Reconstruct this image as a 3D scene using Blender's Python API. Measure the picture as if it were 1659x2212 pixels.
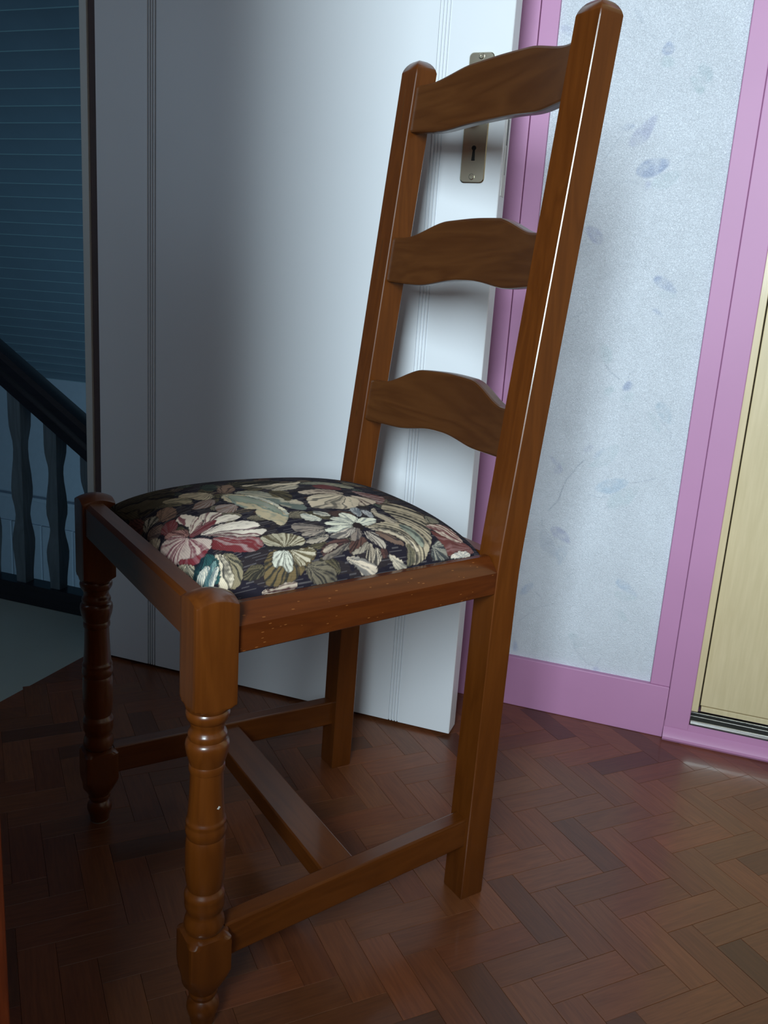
import bpy, bmesh, math, random
import numpy as np
from mathutils import Vector, Matrix

for o in list(bpy.data.objects):
    bpy.data.objects.remove(o, do_unlink=True)
SC = bpy.context.scene
COL = SC.collection
random.seed(7)
rng = np.random.default_rng(11)

# ------------------------------------------------------------------ camera
cd = bpy.data.cameras.new('camera')
cam = bpy.data.objects.new('camera', cd)
COL.objects.link(cam)
cd.sensor_fit = 'HORIZONTAL'
cd.sensor_width = 36.0
cd.lens = 1853.357 / 1659 * 36.0
cd.clip_start = 0.02
_R = Vector((0.93785687, 0.3407616, 0.06562034))
_U = Vector((-0.14231185, 0.20520764, 0.96831666))
_F = Vector((-0.31649934, 0.91748098, -0.24094981))
cam.matrix_world = Matrix(((_R.x, _U.x, -_F.x, 0.371423), (_R.y, _U.y, -_F.y, -0.624287),
                           (_R.z, _U.z, -_F.z, 0.714128), (0, 0, 0, 1)))
SC.camera = cam

# ------------------------------------------------------------------ world, lights, exposure
W = bpy.data.worlds.new('world')
SC.world = W
W.use_nodes = True
W.node_tree.nodes['Background'].inputs[0].default_value = (0.55, 0.72, 1.0, 1)
W.node_tree.nodes['Background'].inputs[1].default_value = 0.02


def area(name, loc, target, sx, sy, power, col):
    l = bpy.data.lights.new(name, 'AREA')
    l.shape = 'RECTANGLE'
    l.size = sx
    l.size_y = sy
    l.energy = power
    l.color = col
    o = bpy.data.objects.new(name, l)
    COL.objects.link(o)
    o.location = loc
    d = Vector(target) - Vector(loc)
    o.rotation_euler = d.to_track_quat('-Z', 'Z').to_euler()
    return o


area('window_daylight', (0.50, -2.42, 1.50), (0.38, 0.85, 0.35), 0.72, 1.30, 124, (0.76, 0.92, 1.0))
area('landing_daylight', (-1.12, -0.5, 1.2), (-1.6, 2.4, 0.5), 0.4, 0.8, 2.2, (0.55, 0.78, 1.0))
area('stairwell_fill', (-1.05, 1.45, -0.55), (-2.6, 2.6, 0.75), 0.7, 0.7, 11, (0.5, 0.80, 1.0))  # added lamp hidden behind the door, brightens the sloping hall boards

SC.view_settings.view_transform = 'Standard'
SC.view_settings.look = 'None'
SC.view_settings.gamma = 1
SC.view_settings.use_curve_mapping = False
SC.view_settings.exposure = 0.0


# ------------------------------------------------------------------ materials
def s2l(c):
    return tuple(((v / 255) / 12.92 if v / 255 <= 0.04045 else ((v / 255 + 0.055) / 1.055) ** 2.4) for v in c)


class NT:
    def __init__(self, name):
        self.m = bpy.data.materials.new(name)
        self.m.use_nodes = True
        self.t = self.m.node_tree
        self.b = self.t.nodes['Principled BSDF']

    def n(self, typ, **kw):
        nd = self.t.nodes.new(typ)
        for k, v in kw.items():
            if k.startswith('i_'):
                nd.inputs[k[2:].replace('_', ' ')].default_value = v
            else:
                setattr(nd, k, v)
        return nd

    def l(self, a, b):
        self.t.links.new(a, b)

    def ramp(self, fac, stops):
        r = self.n('ShaderNodeValToRGB')
        e = r.color_ramp.elements
        while len(e) < len(stops):
            e.new(0.5)
        for i, (p, c) in enumerate(stops):
            e[i].position = p
            e[i].color = (*c, 1)
        self.l(fac, r.inputs[0])
        return r.outputs[0]

    def bump(self, h, strength, dist=0.001):
        b = self.n('ShaderNodeBump')
        b.inputs['Strength'].default_value = strength
        b.inputs['Distance'].default_value = dist
        self.l(h, b.inputs['Height'])
        self.l(b.outputs[0], self.b.inputs['Normal'])

    def set(self, **kw):
        for k, v in kw.items():
            self.b.inputs[k.replace('_', ' ')].default_value = v


def plain(name, col, rough=0.5, metallic=0.0, noise=0.0, nscale=30, bump=0.0, spec=0.5, coat=0.0):
    t = NT(name)
    t.set(Roughness=rough, Metallic=metallic)
    t.b.inputs['Specular IOR Level'].default_value = spec
    t.b.inputs['Coat Weight'].default_value = coat
    tc = t.n('ShaderNodeTexCoord')
    nz = t.n('ShaderNodeTexNoise', i_Scale=nscale, i_Detail=5.0)
    t.l(tc.outputs['Object'], nz.inputs['Vector'])
    a = tuple(c * (1 - noise) for c in col)
    b = tuple(min(1, c * (1 + noise)) for c in col)
    t.l(t.ramp(nz.outputs[0], [(0.3, a), (0.7, b)]), t.b.inputs['Base Color'])
    if bump:
        n2 = t.n('ShaderNodeTexNoise', i_Scale=nscale * 12, i_Detail=3.0)
        t.l(tc.outputs['Object'], n2.inputs['Vector'])
        t.bump(n2.outputs[0], bump, 0.0008)
    return t.m


def wood(name, axis, dark, light, rough=0.28, scale=1.0, coat=0.22, figure=0.5, pores=None, objtint=False, attr=False):
    """grain runs along the object's local axis 0/1/2"""
    t = NT(name)
    tc = t.n('ShaderNodeTexCoord')
    mp = t.n('ShaderNodeMapping')
    sc = [28 * scale] * 3
    sc[axis] = 2.2 * scale
    mp.inputs['Scale'].default_value = sc
    if objtint:
        oi = t.n('ShaderNodeObjectInfo')
        add = t.n('ShaderNodeVectorMath', operation='MULTIPLY_ADD')
        cmb = t.n('ShaderNodeCombineXYZ')
        for i in range(3):
            t.l(oi.outputs['Random'], cmb.inputs[i])
        add.inputs[1].default_value = (9, 17, 5)
        t.l(cmb.outputs[0], add.inputs[0])
        t.l(tc.outputs['Object'], add.inputs[2])
        t.l(add.outputs[0], mp.inputs[0])
    else:
        t.l(tc.outputs['Object'], mp.inputs[0])
    nz = t.n('ShaderNodeTexNoise', i_Scale=1.0, i_Detail=4.0, i_Distortion=0.6)
    t.l(mp.outputs[0], nz.inputs['Vector'])
    # growth-ring figure: noise value folded into bands
    m = t.n('ShaderNodeMath', operation='MULTIPLY')
    m.inputs[1].default_value = 7.0
    t.l(nz.outputs[0], m.inputs[0])
    fr = t.n('ShaderNodeMath', operation='PINGPONG')
    fr.inputs[1].default_value = 0.5
    t.l(m.outputs[0], fr.inputs[0])
    fine = t.n('ShaderNodeTexNoise', i_Scale=9.0, i_Detail=2.0)
    t.l(mp.outputs[0], fine.inputs['Vector'])
    mx = t.n('ShaderNodeMix')
    mx.inputs[0].default_value = figure
    t.l(fine.outputs[0], mx.inputs[2])
    d = t.n('ShaderNodeMath', operation='MULTIPLY')
    d.inputs[1].default_value = 2.0
    t.l(fr.outputs[0], d.inputs[0])
    t.l(d.outputs[0], mx.inputs[3])
    c = t.ramp(mx.outputs[0], [(0.15, dark), (0.9, light)])
    if pores:
        vo = t.n('ShaderNodeTexVoronoi', i_Scale=1.0)
        mp2 = t.n('ShaderNodeMapping')
        s2 = [240] * 3
        s2[axis] = 60
        mp2.inputs['Scale'].default_value = s2
        t.l(tc.outputs['Object'], mp2.inputs[0])
        t.l(mp2.outputs[0], vo.inputs['Vector'])
        lt = t.n('ShaderNodeMath', operation='LESS_THAN')
        lt.inputs[1].default_value = 0.11
        t.l(vo.outputs['Distance'], lt.inputs[0])
        mm = t.n('ShaderNodeMath', operation='MULTIPLY')
        mm.inputs[1].default_value = 0.45
        t.l(lt.outputs[0], mm.inputs[0])
        mc = t.n('ShaderNodeMix', data_type='RGBA')
        t.l(mm.outputs[0], mc.inputs[0])
        t.l(c, mc.inputs[6])
        mc.inputs[7].default_value = (*pores, 1)
        c = mc.outputs[2]
    if objtint or attr:
        mc = t.n('ShaderNodeMix', data_type='RGBA', blend_type='MULTIPLY')
        mc.inputs[0].default_value = 1.0
        t.l(c, mc.inputs[6])
        if attr:
            a = t.n('ShaderNodeAttribute', attribute_name='tint')
            t.l(a.outputs['Color'], mc.inputs[7])
        else:
            t.l(oi.outputs['Color'], mc.inputs[7])
        c = mc.outputs[2]
    t.l(c, t.b.inputs['Base Color'])
    t.set(Roughness=rough)
    t.b.inputs['Coat Weight'].default_value = coat
    t.b.inputs['Coat Roughness'].default_value = 0.1
    t.bump(nz.outputs[0], 0.06, 0.0006)
    return t.m


def attr_mat(name, rough, bump_scale=None, bump=0.0, weave=False, spec=0.5, sparkle=False):
    t = NT(name)
    a = t.n('ShaderNodeAttribute', attribute_name='print')
    c = a.outputs['Color']
    tc = t.n('ShaderNodeTexCoord')
    t.set(Roughness=rough)
    t.b.inputs['Specular IOR Level'].default_value = spec
    if weave:
        w1 = t.n('ShaderNodeTexWave', i_Scale=190.0, i_Distortion=0.6)
        w1.bands_direction = 'X'
        w2 = t.n('ShaderNodeTexWave', i_Scale=230.0, i_Distortion=0.6)
        w2.bands_direction = 'Y'
        t.l(tc.outputs['Object'], w1.inputs[0])
        t.l(tc.outputs['Object'], w2.inputs[0])
        m = t.n('ShaderNodeMath', operation='MULTIPLY')
        t.l(w1.outputs['Fac'], m.inputs[0])
        t.l(w2.outputs['Fac'], m.inputs[1])
        r = t.ramp(m.outputs[0], [(0.0, (0.78, 0.78, 0.78)), (0.7, (1, 1, 1))])
        mc = t.n('ShaderNodeMix', data_type='RGBA', blend_type='MULTIPLY')
        mc.inputs[0].default_value = 1
        t.l(c, mc.inputs[6])
        t.l(r, mc.inputs[7])
        c = mc.outputs[2]
        t.bump(m.outputs[0], 0.35, 0.0007)
        t.b.inputs['Sheen Weight'].default_value = 0.0
    elif bump:
        nz = t.n('ShaderNodeTexNoise', i_Scale=bump_scale, i_Detail=4.0, i_Distortion=1.5)
        t.l(tc.outputs['Object'], nz.inputs['Vector'])
        t.bump(nz.outputs[0], bump, 0.0015)
    t.l(c, t.b.inputs['Base Color'])
    return t.m


CH_D, CH_L = s2l((84, 41, 8)), s2l((99, 51, 13))
M = {}
for i, ax in enumerate('xyz'):
    M['chair_' + ax] = wood('chair_wood_' + ax, i, CH_D, CH_L, rough=0.3, coat=0.32)
M['chair_slat'] = wood('chair_slat_wood', 1, s2l((74, 40, 15)), s2l((88, 51, 22)), rough=0.34, scale=0.75, figure=0.6)
M['chair_rail'] = wood('chair_rail_wood', 0, s2l((74, 32, 9)), s2l((92, 43, 13)), rough=0.26, pores=s2l((170, 106, 54)))
M['cushion'] = attr_mat('floral_tapestry', 0.95, weave=True, spec=0.08)
M['wallpaper'] = attr_mat('wallpaper_print', 0.30, 420, 1.0, spec=0.6)
M['door'] = plain('white_satin_paint', s2l((222, 224, 228)), 0.32, noise=0.015, nscale=4)
M['groove'] = plain('groove_shadow_line', s2l((120, 112, 112)), 0.6)
M['jamb'] = plain('jamb_paint', s2l((205, 205, 200)), 0.4, noise=0.02)
M['gap'] = plain('hinge_gap_shade', s2l((84, 66, 64)), 0.7, noise=0.08)  # dark brown stands in for the shade inside the hinge gap
M['pink'] = plain('pink_gloss_paint', s2l((188, 132, 171)), 0.5, noise=0.03, nscale=6, bump=0.03)
M['closet'] = wood('birch_veneer', 2, s2l((196, 178, 138)), s2l((214, 196, 158)), rough=0.4, scale=0.7, coat=0.1, figure=0.15)
M['alu'] = plain('aluminium', (0.5, 0.5, 0.48), 0.25, 1.0)
M['alu_dark'] = plain('dark_track', (0.03, 0.032, 0.03), 0.5, 0.3)
M['nickel'] = plain('brushed_nickel', s2l((205, 200, 180)), 0.22, 1.0, noise=0.02)
M['black'] = plain('keyhole_black', (0.004, 0.004, 0.004), 0.8)
PQ_D, PQ_L = s2l((92, 52, 29)), s2l((120, 73, 42))
M['parquet'] = wood('parquet_oak', 0, PQ_D, PQ_L, rough=0.38, scale=1.6, coat=0.15, figure=0.25, objtint=True)
M['parquet_far'] = wood('parquet_oak_joined', 0, PQ_D, PQ_L, rough=0.38, scale=1.6, coat=0.15, figure=0.25, attr=True)
M['joint'] = plain('parquet_joint', s2l((62, 36, 22)), 0.7)
M['landing'] = plain('landing_lino', s2l((160, 172, 168)), 0.35, noise=0.04, nscale=8)
M['hall_wall'] = plain('hall_wall_paint', s2l((168, 182, 196)), 0.6, noise=0.03)
M['lambris'] = plain('hall_lining_boards', s2l((92, 112, 126)), 0.22, noise=0.05, nscale=5)
M['joint_glint'] = plain('hall_board_joint_glint', s2l((122, 152, 161)), 0.3)  # paler colour paints in the light glancing off the board joints
M['dark_rail'] = wood('dark_stained_wood', 0, s2l((18, 16, 26)), s2l((30, 28, 40)), rough=0.4)
M['baluster'] = wood('baluster_paint', 2, s2l((92, 104, 112)), s2l((112, 126, 134)), rough=0.45)
M['cab'] = wood('cabinet_wood', 2, s2l((96, 36, 16)), s2l((140, 62, 28)), rough=0.4, coat=0.1)
M['room'] = plain('room_wall_paint', s2l((158, 140, 120)), 0.7, noise=0.02)
M['ceil'] = plain('ceiling_paint', s2l((150, 150, 150)), 0.8, noise=0.02)
M['felt'] = plain('felt_pad', s2l((120, 125, 122)), 0.95, noise=0.1, nscale=200)
M['quilt'] = plain('quilt_cotton', s2l((96, 92, 100)), 0.9, noise=0.05)
M['glass'] = NT('window_glass').m


# ------------------------------------------------------------------ mesh helpers
def mesh_obj(name, verts, faces, mat, parent=None, sharp=35, smooth=True):
    me = bpy.data.meshes.new(name)
    me.from_pydata([tuple(v) for v in verts], [], faces)
    me.validate()
    me.update()
    if smooth:
        me.shade_smooth()
        me.set_sharp_from_angle(angle=math.radians(sharp))
    if mat:
        me.materials.append(mat)
    o = bpy.data.objects.new(name, me)
    COL.objects.link(o)
    if parent:
        o.parent = parent
    return o


def bm_obj(name, bm, mat, parent=None, sharp=20):
    bmesh.ops.recalc_face_normals(bm, faces=bm.faces)
    me = bpy.data.meshes.new(name)
    bm.to_mesh(me)
    bm.free()
    me.shade_smooth()
    me.set_sharp_from_angle(angle=math.radians(sharp))
    if mat:
        me.materials.append(mat)
    o = bpy.data.objects.new(name, me)
    COL.objects.link(o)
    if parent:
        o.parent = parent
    return o


def add_box(bm, x0, x1, y0, y1, z0, z1, bev=0.0, seg=2):
    b = bmesh.new()
    vs = [b.verts.new((x, y, z)) for x in (x0, x1) for y in (y0, y1) for z in (z0, z1)]
    for f in ((0, 1, 3, 2), (4, 6, 7, 5), (0, 4, 5, 1), (2, 3, 7, 6), (0, 2, 6, 4), (1, 5, 7, 3)):
        b.faces.new([vs[i] for i in f])
    if bev:
        bmesh.ops.bevel(b, geom=list(b.edges), offset=bev, segments=seg, profile=0.5, affect='EDGES')
    me = bpy.data.meshes.new('tmp')
    b.to_mesh(me)
    b.free()
    bm.from_mesh(me)
    bpy.data.meshes.remove(me)


def box(name, x0, x1, y0, y1, z0, z1, mat, parent=None, bev=0.0, seg=2):
    bm = bmesh.new()
    add_box(bm, x0, x1, y0, y1, z0, z1, bev, seg)
    return bm_obj(name, bm, mat, parent)


def loft(name, rings, mat, parent=None, caps=True, sharp=20):
    n = len(rings[0])
    V = [p for r in rings for p in r]
    Fs = []
    for i in range(len(rings) - 1):
        for j in range(n):
            a, b = i * n + j, i * n + (j + 1) % n
            Fs.append((a, b, b + n, a + n))
    if caps:
        Fs.append(tuple(range(n - 1, -1, -1)))
        Fs.append(tuple(range((len(rings) - 1) * n, len(rings) * n)))
    o = mesh_obj(name, V, Fs, None, parent, sharp)
    bm = bmesh.new()
    bm.from_mesh(o.data)
    bmesh.ops.recalc_face_normals(bm, faces=bm.faces)
    bm.to_mesh(o.data)
    bm.free()
    o.data.shade_smooth()
    o.data.set_sharp_from_angle(angle=math.radians(sharp))
    if mat:
        o.data.materials.append(mat)
    return o


def beam(name, p0, p1, sect, mat, parent, up=(0, 0, 1)):
    """extrude a cross-section polygon [(side, up)] between two points"""
    p0, p1 = Vector(p0), Vector(p1)
    d = (p1 - p0).normalized()
    side = d.cross(Vector(up)).normalized()
    u = side.cross(d).normalized()
    rings = [[tuple(p + side * a + u * b) for a, b in sect] for p in (p0, p1)]
    return loft(name, rings, mat, parent)


def rrect(a0, a1, b0, b1, r, seg=3):
    out = []
    for cx, cy, t0 in ((a1 - r, b1 - r, 0), (a0 + r, b1 - r, 90), (a0 + r, b0 + r, 180), (a1 - r, b0 + r, 270)):
        for k in range(seg + 1):
            t = math.radians(t0 + 90 * k / seg)
            out.append((cx + r * math.cos(t), cy + r * math.sin(t)))
    return out


def empty(name, loc, label=None, cat=None, group=None, rz=0, kind=None):
    o = bpy.data.objects.new(name, None)
    o.empty_display_size = 0.05
    COL.objects.link(o)
    o.location = loc
    o.rotation_euler = (0, 0, rz)
    tag(o, label, cat, group, kind)
    return o


def tag(o, label=None, cat=None, group=None, kind=None):
    for k, v in (('label', label), ('category', cat), ('group', group), ('kind', kind)):
        if v:
            o[k] = v
    return o


def struct(o, label=None, cat=None):
    return tag(o, label, cat, None, 'structure')


# ------------------------------------------------------------------ setting
XL, XR, YB, YF, ZC = -0.667, 2.1, 0.853, -2.5, 2.42      # room limits
DY0, DY1 = -0.16, 0.712                                   # doorway in the left wall

# parquet: herringbone laid at 45 degrees to the walls
BW, BL = 0.0393, 0.118
fl = struct(box('floor', XL, XR, YF, YB + 0.03, -0.05, -0.0016, M['joint']),
            'reddish brown herringbone parquet floor under the chair', 'floor')
P0, Q0 = -0.162, 0.543
S2 = math.sqrt(0.5)


def pq2xy(p, q):
    return ((p + q) * S2, (q - p) * S2)


def clip_poly(poly):
    for ax, lim, sgn in ((0, XL, 1), (0, XR, -1), (1, YF, 1), (1, YB - 0.004, -1)):
        out = []
        for i in range(len(poly)):
            a, b = poly[i], poly[(i + 1) % len(poly)]
            da, db = (a[ax] - lim) * sgn, (b[ax] - lim) * sgn
            if da >= 0:
                out.append(a)
            if (da >= 0) != (db >= 0):
                t = da / (da - db)
                out.append((a[0] + t * (b[0] - a[0]), a[1] + t * (b[1] - a[1])))
        poly = out
        if not poly:
            return poly
    return poly


g = 0.00012
blocks = []
for i in range(-70, 71):
    for j in range(-30, 31):
        bp, bq = P0 + i * BW + j * BL, Q0 + i * BW - j * BL
        for hv in (0, 1):
            if hv == 0:
                r = (bp, bq, bp + BL, bq + BW)
            else:
                r = (bp + BL, bq + BW - BL, bp + BL + BW, bq + BW)
            poly = [pq2xy(*c) for c in ((r[0] + g, r[1] + g), (r[2] - g, r[1] + g), (r[2] - g, r[3] - g), (r[0] + g, r[3] - g))]
            cl = clip_poly(poly)
            if len(cl) < 3:
                continue
            ar = 0.5 * abs(sum(cl[k][0] * cl[(k + 1) % len(cl)][1] - cl[(k + 1) % len(cl)][0] * cl[k][1] for k in range(len(cl))))
            if ar < 2e-5:
                continue
            whole = ar > 0.985 * (BW - 2 * g) * (BL - 2 * g)
            c = pq2xy((r[0] + r[2]) / 2, (r[1] + r[3]) / 2)
            d = Vector((c[0], c[1], 0)) - Vector((0.371423, -0.624287, 0.714128))
            zz = d.dot(_F)
            u = 829.5 + 1853.4 * d.dot(_R) / zz if zz > 0.2 else -9e9
            v = 1106 - 1853.4 * d.dot(_U) / zz if zz > 0.2 else 9e9
            vis = -60 < u < 1720 and v < 2290
            blocks.append([i, j, hv, cl, whole, c, vis, zz])


def tint(i, j, hv):
    h = random.Random(i * 7919 + j * 104729 + hv * 31).random
    k = 0.80 + 0.34 * h()
    w = h()
    t = [k * (1.0 + 0.06 * w), k * (0.98 - 0.10 * w), k * (0.96 - 0.14 * w)]
    if h() < 0.07:
        t = [x * 0.6 for x in t]
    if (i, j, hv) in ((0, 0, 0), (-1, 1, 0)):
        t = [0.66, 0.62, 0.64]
    return t


def block_prism(w, l):
    b = 0.0003
    V, Fs = [], []
    for z, e in ((-0.0014, 0), (-b, 0), (0, b)):
        V += [(-l / 2 + e, -w / 2 + e, z), (l / 2 - e, -w / 2 + e, z), (l / 2 - e, w / 2 - e, z), (-l / 2 + e, w / 2 - e, z)]
    for k in (0, 1):
        for m in range(4):
            a, c = k * 4 + m, k * 4 + (m + 1) % 4
            Fs.append((a, c, c + 4, a + 4))
    Fs.append((8, 9, 10, 11))
    Fs.append((3, 2, 1, 0))
    return V, Fs


V, Fs = block_prism(BW - 2 * g, BL - 2 * g)
pm = bpy.data.meshes.new('parquet_block')
pm.from_pydata(V, [], Fs)
pm.materials.append(M['parquet'])
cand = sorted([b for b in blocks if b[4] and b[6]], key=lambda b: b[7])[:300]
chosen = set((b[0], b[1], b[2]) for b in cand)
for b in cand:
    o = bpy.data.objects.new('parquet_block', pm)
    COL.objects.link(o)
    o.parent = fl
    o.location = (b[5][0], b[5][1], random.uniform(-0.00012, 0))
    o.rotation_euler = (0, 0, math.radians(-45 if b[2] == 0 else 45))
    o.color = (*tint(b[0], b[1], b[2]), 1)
V, Fs, T = [], [], []
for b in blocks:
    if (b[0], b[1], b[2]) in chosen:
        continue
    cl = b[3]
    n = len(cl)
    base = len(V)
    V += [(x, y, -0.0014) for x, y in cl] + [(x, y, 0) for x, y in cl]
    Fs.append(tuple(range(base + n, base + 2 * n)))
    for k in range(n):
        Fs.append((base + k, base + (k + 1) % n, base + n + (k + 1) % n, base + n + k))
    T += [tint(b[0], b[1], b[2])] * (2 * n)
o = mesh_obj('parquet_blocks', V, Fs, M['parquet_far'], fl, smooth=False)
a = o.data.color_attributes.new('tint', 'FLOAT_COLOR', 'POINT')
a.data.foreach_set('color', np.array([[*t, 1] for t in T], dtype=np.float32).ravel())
tag(o, kind='stuff')

# walls
struct(box('wall_right', XR, XR + 0.1, YF - 0.1, YB + 0.2, 0, ZC, M['room']))
bm = bmesh.new()
add_box(bm, -0.8, 0.07, YF - 0.1, YF, 0, ZC)
add_box(bm, 0.93, XR, YF - 0.1, YF, 0, ZC)
add_box(bm, 0.07, 0.93, YF - 0.1, YF, 0, 0.78)
add_box(bm, 0.07, 0.93, YF - 0.1, YF, 2.22, ZC)
struct(bm_obj('wall_front', bm, M['room']))
bm = bmesh.new()
add_box(bm, 0.07, 0.93, YF - 0.06, YF - 0.01, 0.78, 0.83)
add_box(bm, 0.07, 0.93, YF - 0.06, YF - 0.01, 2.17, 2.22)
add_box(bm, 0.07, 0.12, YF - 0.06, YF - 0.01, 0.83, 2.17)
add_box(bm, 0.88, 0.93, YF - 0.06, YF - 0.01, 0.83, 2.17)
struct(bm_obj('window_1', bm, M['jamb']))
struct(box('ceiling', -0.8, XR + 0.1, YF - 0.1, YB + 0.2, ZC, ZC + 0.05, M['ceil']))
bm = bmesh.new()
add_box(bm, XL - 0.08, XL, YF, DY0, 0, ZC)
add_box(bm, XL - 0.08, XL, DY0, DY1, 2.06, ZC)
add_box(bm, XL - 0.006, -0.60, DY1 + 0.04, YB + 0.05, 0, ZC)
struct(bm_obj('wall_left', bm, M['room']))
# door jamb on the hinge side, seen as a pale strip; the brown strip paints in the gap's shade
struct(box('trim_1', -0.673, -0.6580, 0.680, 0.752, 0, 2.1, M['jamb'], bev=0.0015),
       'narrow pale door jamb strip on the hinge side', 'door jamb')
struct(box('trim_2', -0.6575, -0.6370, 0.684, 0.752, 0, 2.1, M['gap'], bev=0.001),
       'narrow brown strip painted for the shaded gap between jamb and door', 'door jamb')

# wallpapered pier with printed sprigs
WX0, WX1, WZ0, WZ1 = 0.096, 0.378, 0.090, 1.30
LEAVES = [
 (0.75,(140,156,192),[(256.7,1109.2),(264.6,1119.6),(275.6,1107.0),(269.4,1098.3),(256.2,1099.5)]),
 (0.35,(168,192,196),[(251.2,1095.2),(269.4,1098.3),(280.9,1082.2),(258.8,1080.9)]),
 (0.5,(160,182,190),[(311.9,1071.0),(311.7,1085.1),(322.3,1086.6),(337.6,1068.8),(325.2,1054.9)]),
 (0.5,(168,190,194),[(301.2,1069.4),(312.4,1067.5),(327.6,1051.4),(320.2,1039.0),(304.8,1057.0)]),
 (0.5,(140,156,192),[(205.4,994.0),(217.8,1003.3),(233.7,999.6),(219.2,992.2)]),
 (0.55,(156,160,196),[(226.0,984.8),(240.9,1003.3),(261.8,1017.8),(261.9,1003.3),(249.0,971.9),(222.4,968.0)]),
 (0.75,(140,156,192),[(239.5,926.8),(243.1,943.8),(263.0,953.4),(289.9,951.9),(287.9,938.8),(263.5,921.6)]),
 (0.35,(168,192,196),[(267.3,921.7),(292.2,935.2),(311.4,933.6),(295.9,909.1),(265.8,904.6)]),
 (0.4,(156,160,196),[(256.4,902.5),(256.0,919.6),(265.9,917.9),(265.3,908.4)]),
 (0.65,(156,160,196),[(169.3,849.7),(192.1,846.5),(204.1,831.2),(199.6,819.2),(182.4,826.4)]),
 (0.35,(156,160,196),[(98.1,1146.2),(116.2,1143.7),(116.2,1127.5),(101.8,1131.5)]),
 (0.3,(160,172,186),[(204.2,1165.4),(216.0,1161.4),(226.2,1141.8),(214.4,1145.7)]),
 (0.7,(140,156,192),[(287.7,768.0),(291.4,779.7),(311.3,774.6),(332.2,749.5),(303.1,758.3)]),
 (0.3,(168,192,196),[(294.8,754.3),(315.7,755.5),(330.9,745.9),(307.2,740.8)]),
 (0.4,(140,156,192),[(291.7,725.6),(300.2,727.9),(312.6,714.4),(301.7,717.3)]),
 (0.7,(140,156,192),[(263.1,600.2),(271.8,611.3),(281.2,601.9),(275.0,593.8),(264.3,590.9)]),
 (0.3,(168,192,196),[(266.4,589.2),(282.5,592.6),(281.3,573.7),(268.1,576.1)]),
 (0.3,(168,192,196),[(217.4,654.3),(219.3,669.3),(239.2,657.9),(242.0,635.8),(227.5,632.7)]),
 (0.35,(168,192,196),[(232.7,591.6),(246.4,600.5),(251.5,589.6),(234.3,578.4)]),
 (0.45,(160,186,204),[(318.7,566.2),(320.5,579.6),(332.9,580.8),(346.1,563.5),(347.2,542.9),(331.5,552.5)]),
 (0.35,(168,192,196),[(306.2,564.9),(318.0,558.6),(329.2,542.8),(335.1,526.4),(316.7,541.4)]),
 (0.4,(156,160,196),[(211.6,484.6),(218.0,495.2),(229.3,496.6),(223.2,484.0)]),
 (0.45,(156,160,196),[(153.8,472.5),(174.8,462.1),(179.8,452.7),(167.9,453.2)]),
 (0.75,(156,160,196),[(166.4,448.9),(175.4,456.1),(183.1,449.1),(179.1,441.5),(167.3,441.0)]),
 (0.3,(168,192,196),[(174.3,466.0),(191.6,452.2),(181.7,452.9)]),
 (0.4,(150,172,202),[(229.1,478.8),(244.3,494.4),(248.2,492.9),(234.0,469.5)]),
 (0.28,(168,192,196),[(216.3,457.3),(232.4,467.3),(246.1,494.6),(271.1,505.4),(269.9,485.8),(254.0,462.2)]),
 (0.5,(150,180,206),[(237.8,423.2),(249.4,437.8),(273.1,445.9),(295.9,444.0),(289.8,433.3),(267.5,415.3),(246.1,418.3)]),
 (0.3,(168,192,196),[(262.3,411.5),(290.1,431.3),(315.3,438.7),(301.1,405.0),(283.8,392.5),(262.9,391.5)]),
 (0.6,(156,160,196),[(171.1,345.0),(187.9,347.5),(205.2,335.7),(211.3,317.9),(194.6,323.6),(177.9,329.3)]),
 (0.35,(166,178,200),[(154.1,325.6),(158.5,340.9),(173.7,330.7),(186.0,311.7),(195.0,285.8),(173.5,297.0),(158.3,305.1)]),
 (0.3,(160,182,204),[(185.7,313.8),(207.4,317.3),(205.8,296.0),(192.7,270.5)]),
 (0.5,(150,172,206),[(129.3,209.6),(135.7,228.3),(153.1,240.1),(154.3,229.4),(143.4,214.4)]),
 (0.5,(150,178,210),[(293.2,258.6),(297.2,272.9),(315.3,266.7),(337.6,243.6),(321.8,247.0)]),
 (0.3,(168,192,196),[(294.3,250.4),(318.0,246.3),(339.7,241.9),(319.6,234.0),(298.3,234.3)]),
 (0.3,(168,192,196),[(296.8,214.9),(314.2,216.1),(324.7,194.8),(306.6,199.8)]),
 (0.55,(140,160,204),[(129.8,102.8),(130.4,127.7),(139.8,109.3),(138.4,102.3)]),
 (0.3,(168,192,196),[(222.0,157.2),(242.3,156.9),(254.5,139.7),(241.9,126.1)]),
 (0.6,(150,156,204),[(274.2,93.1),(280.8,105.6),(290.1,95.5)]),
]
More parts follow.
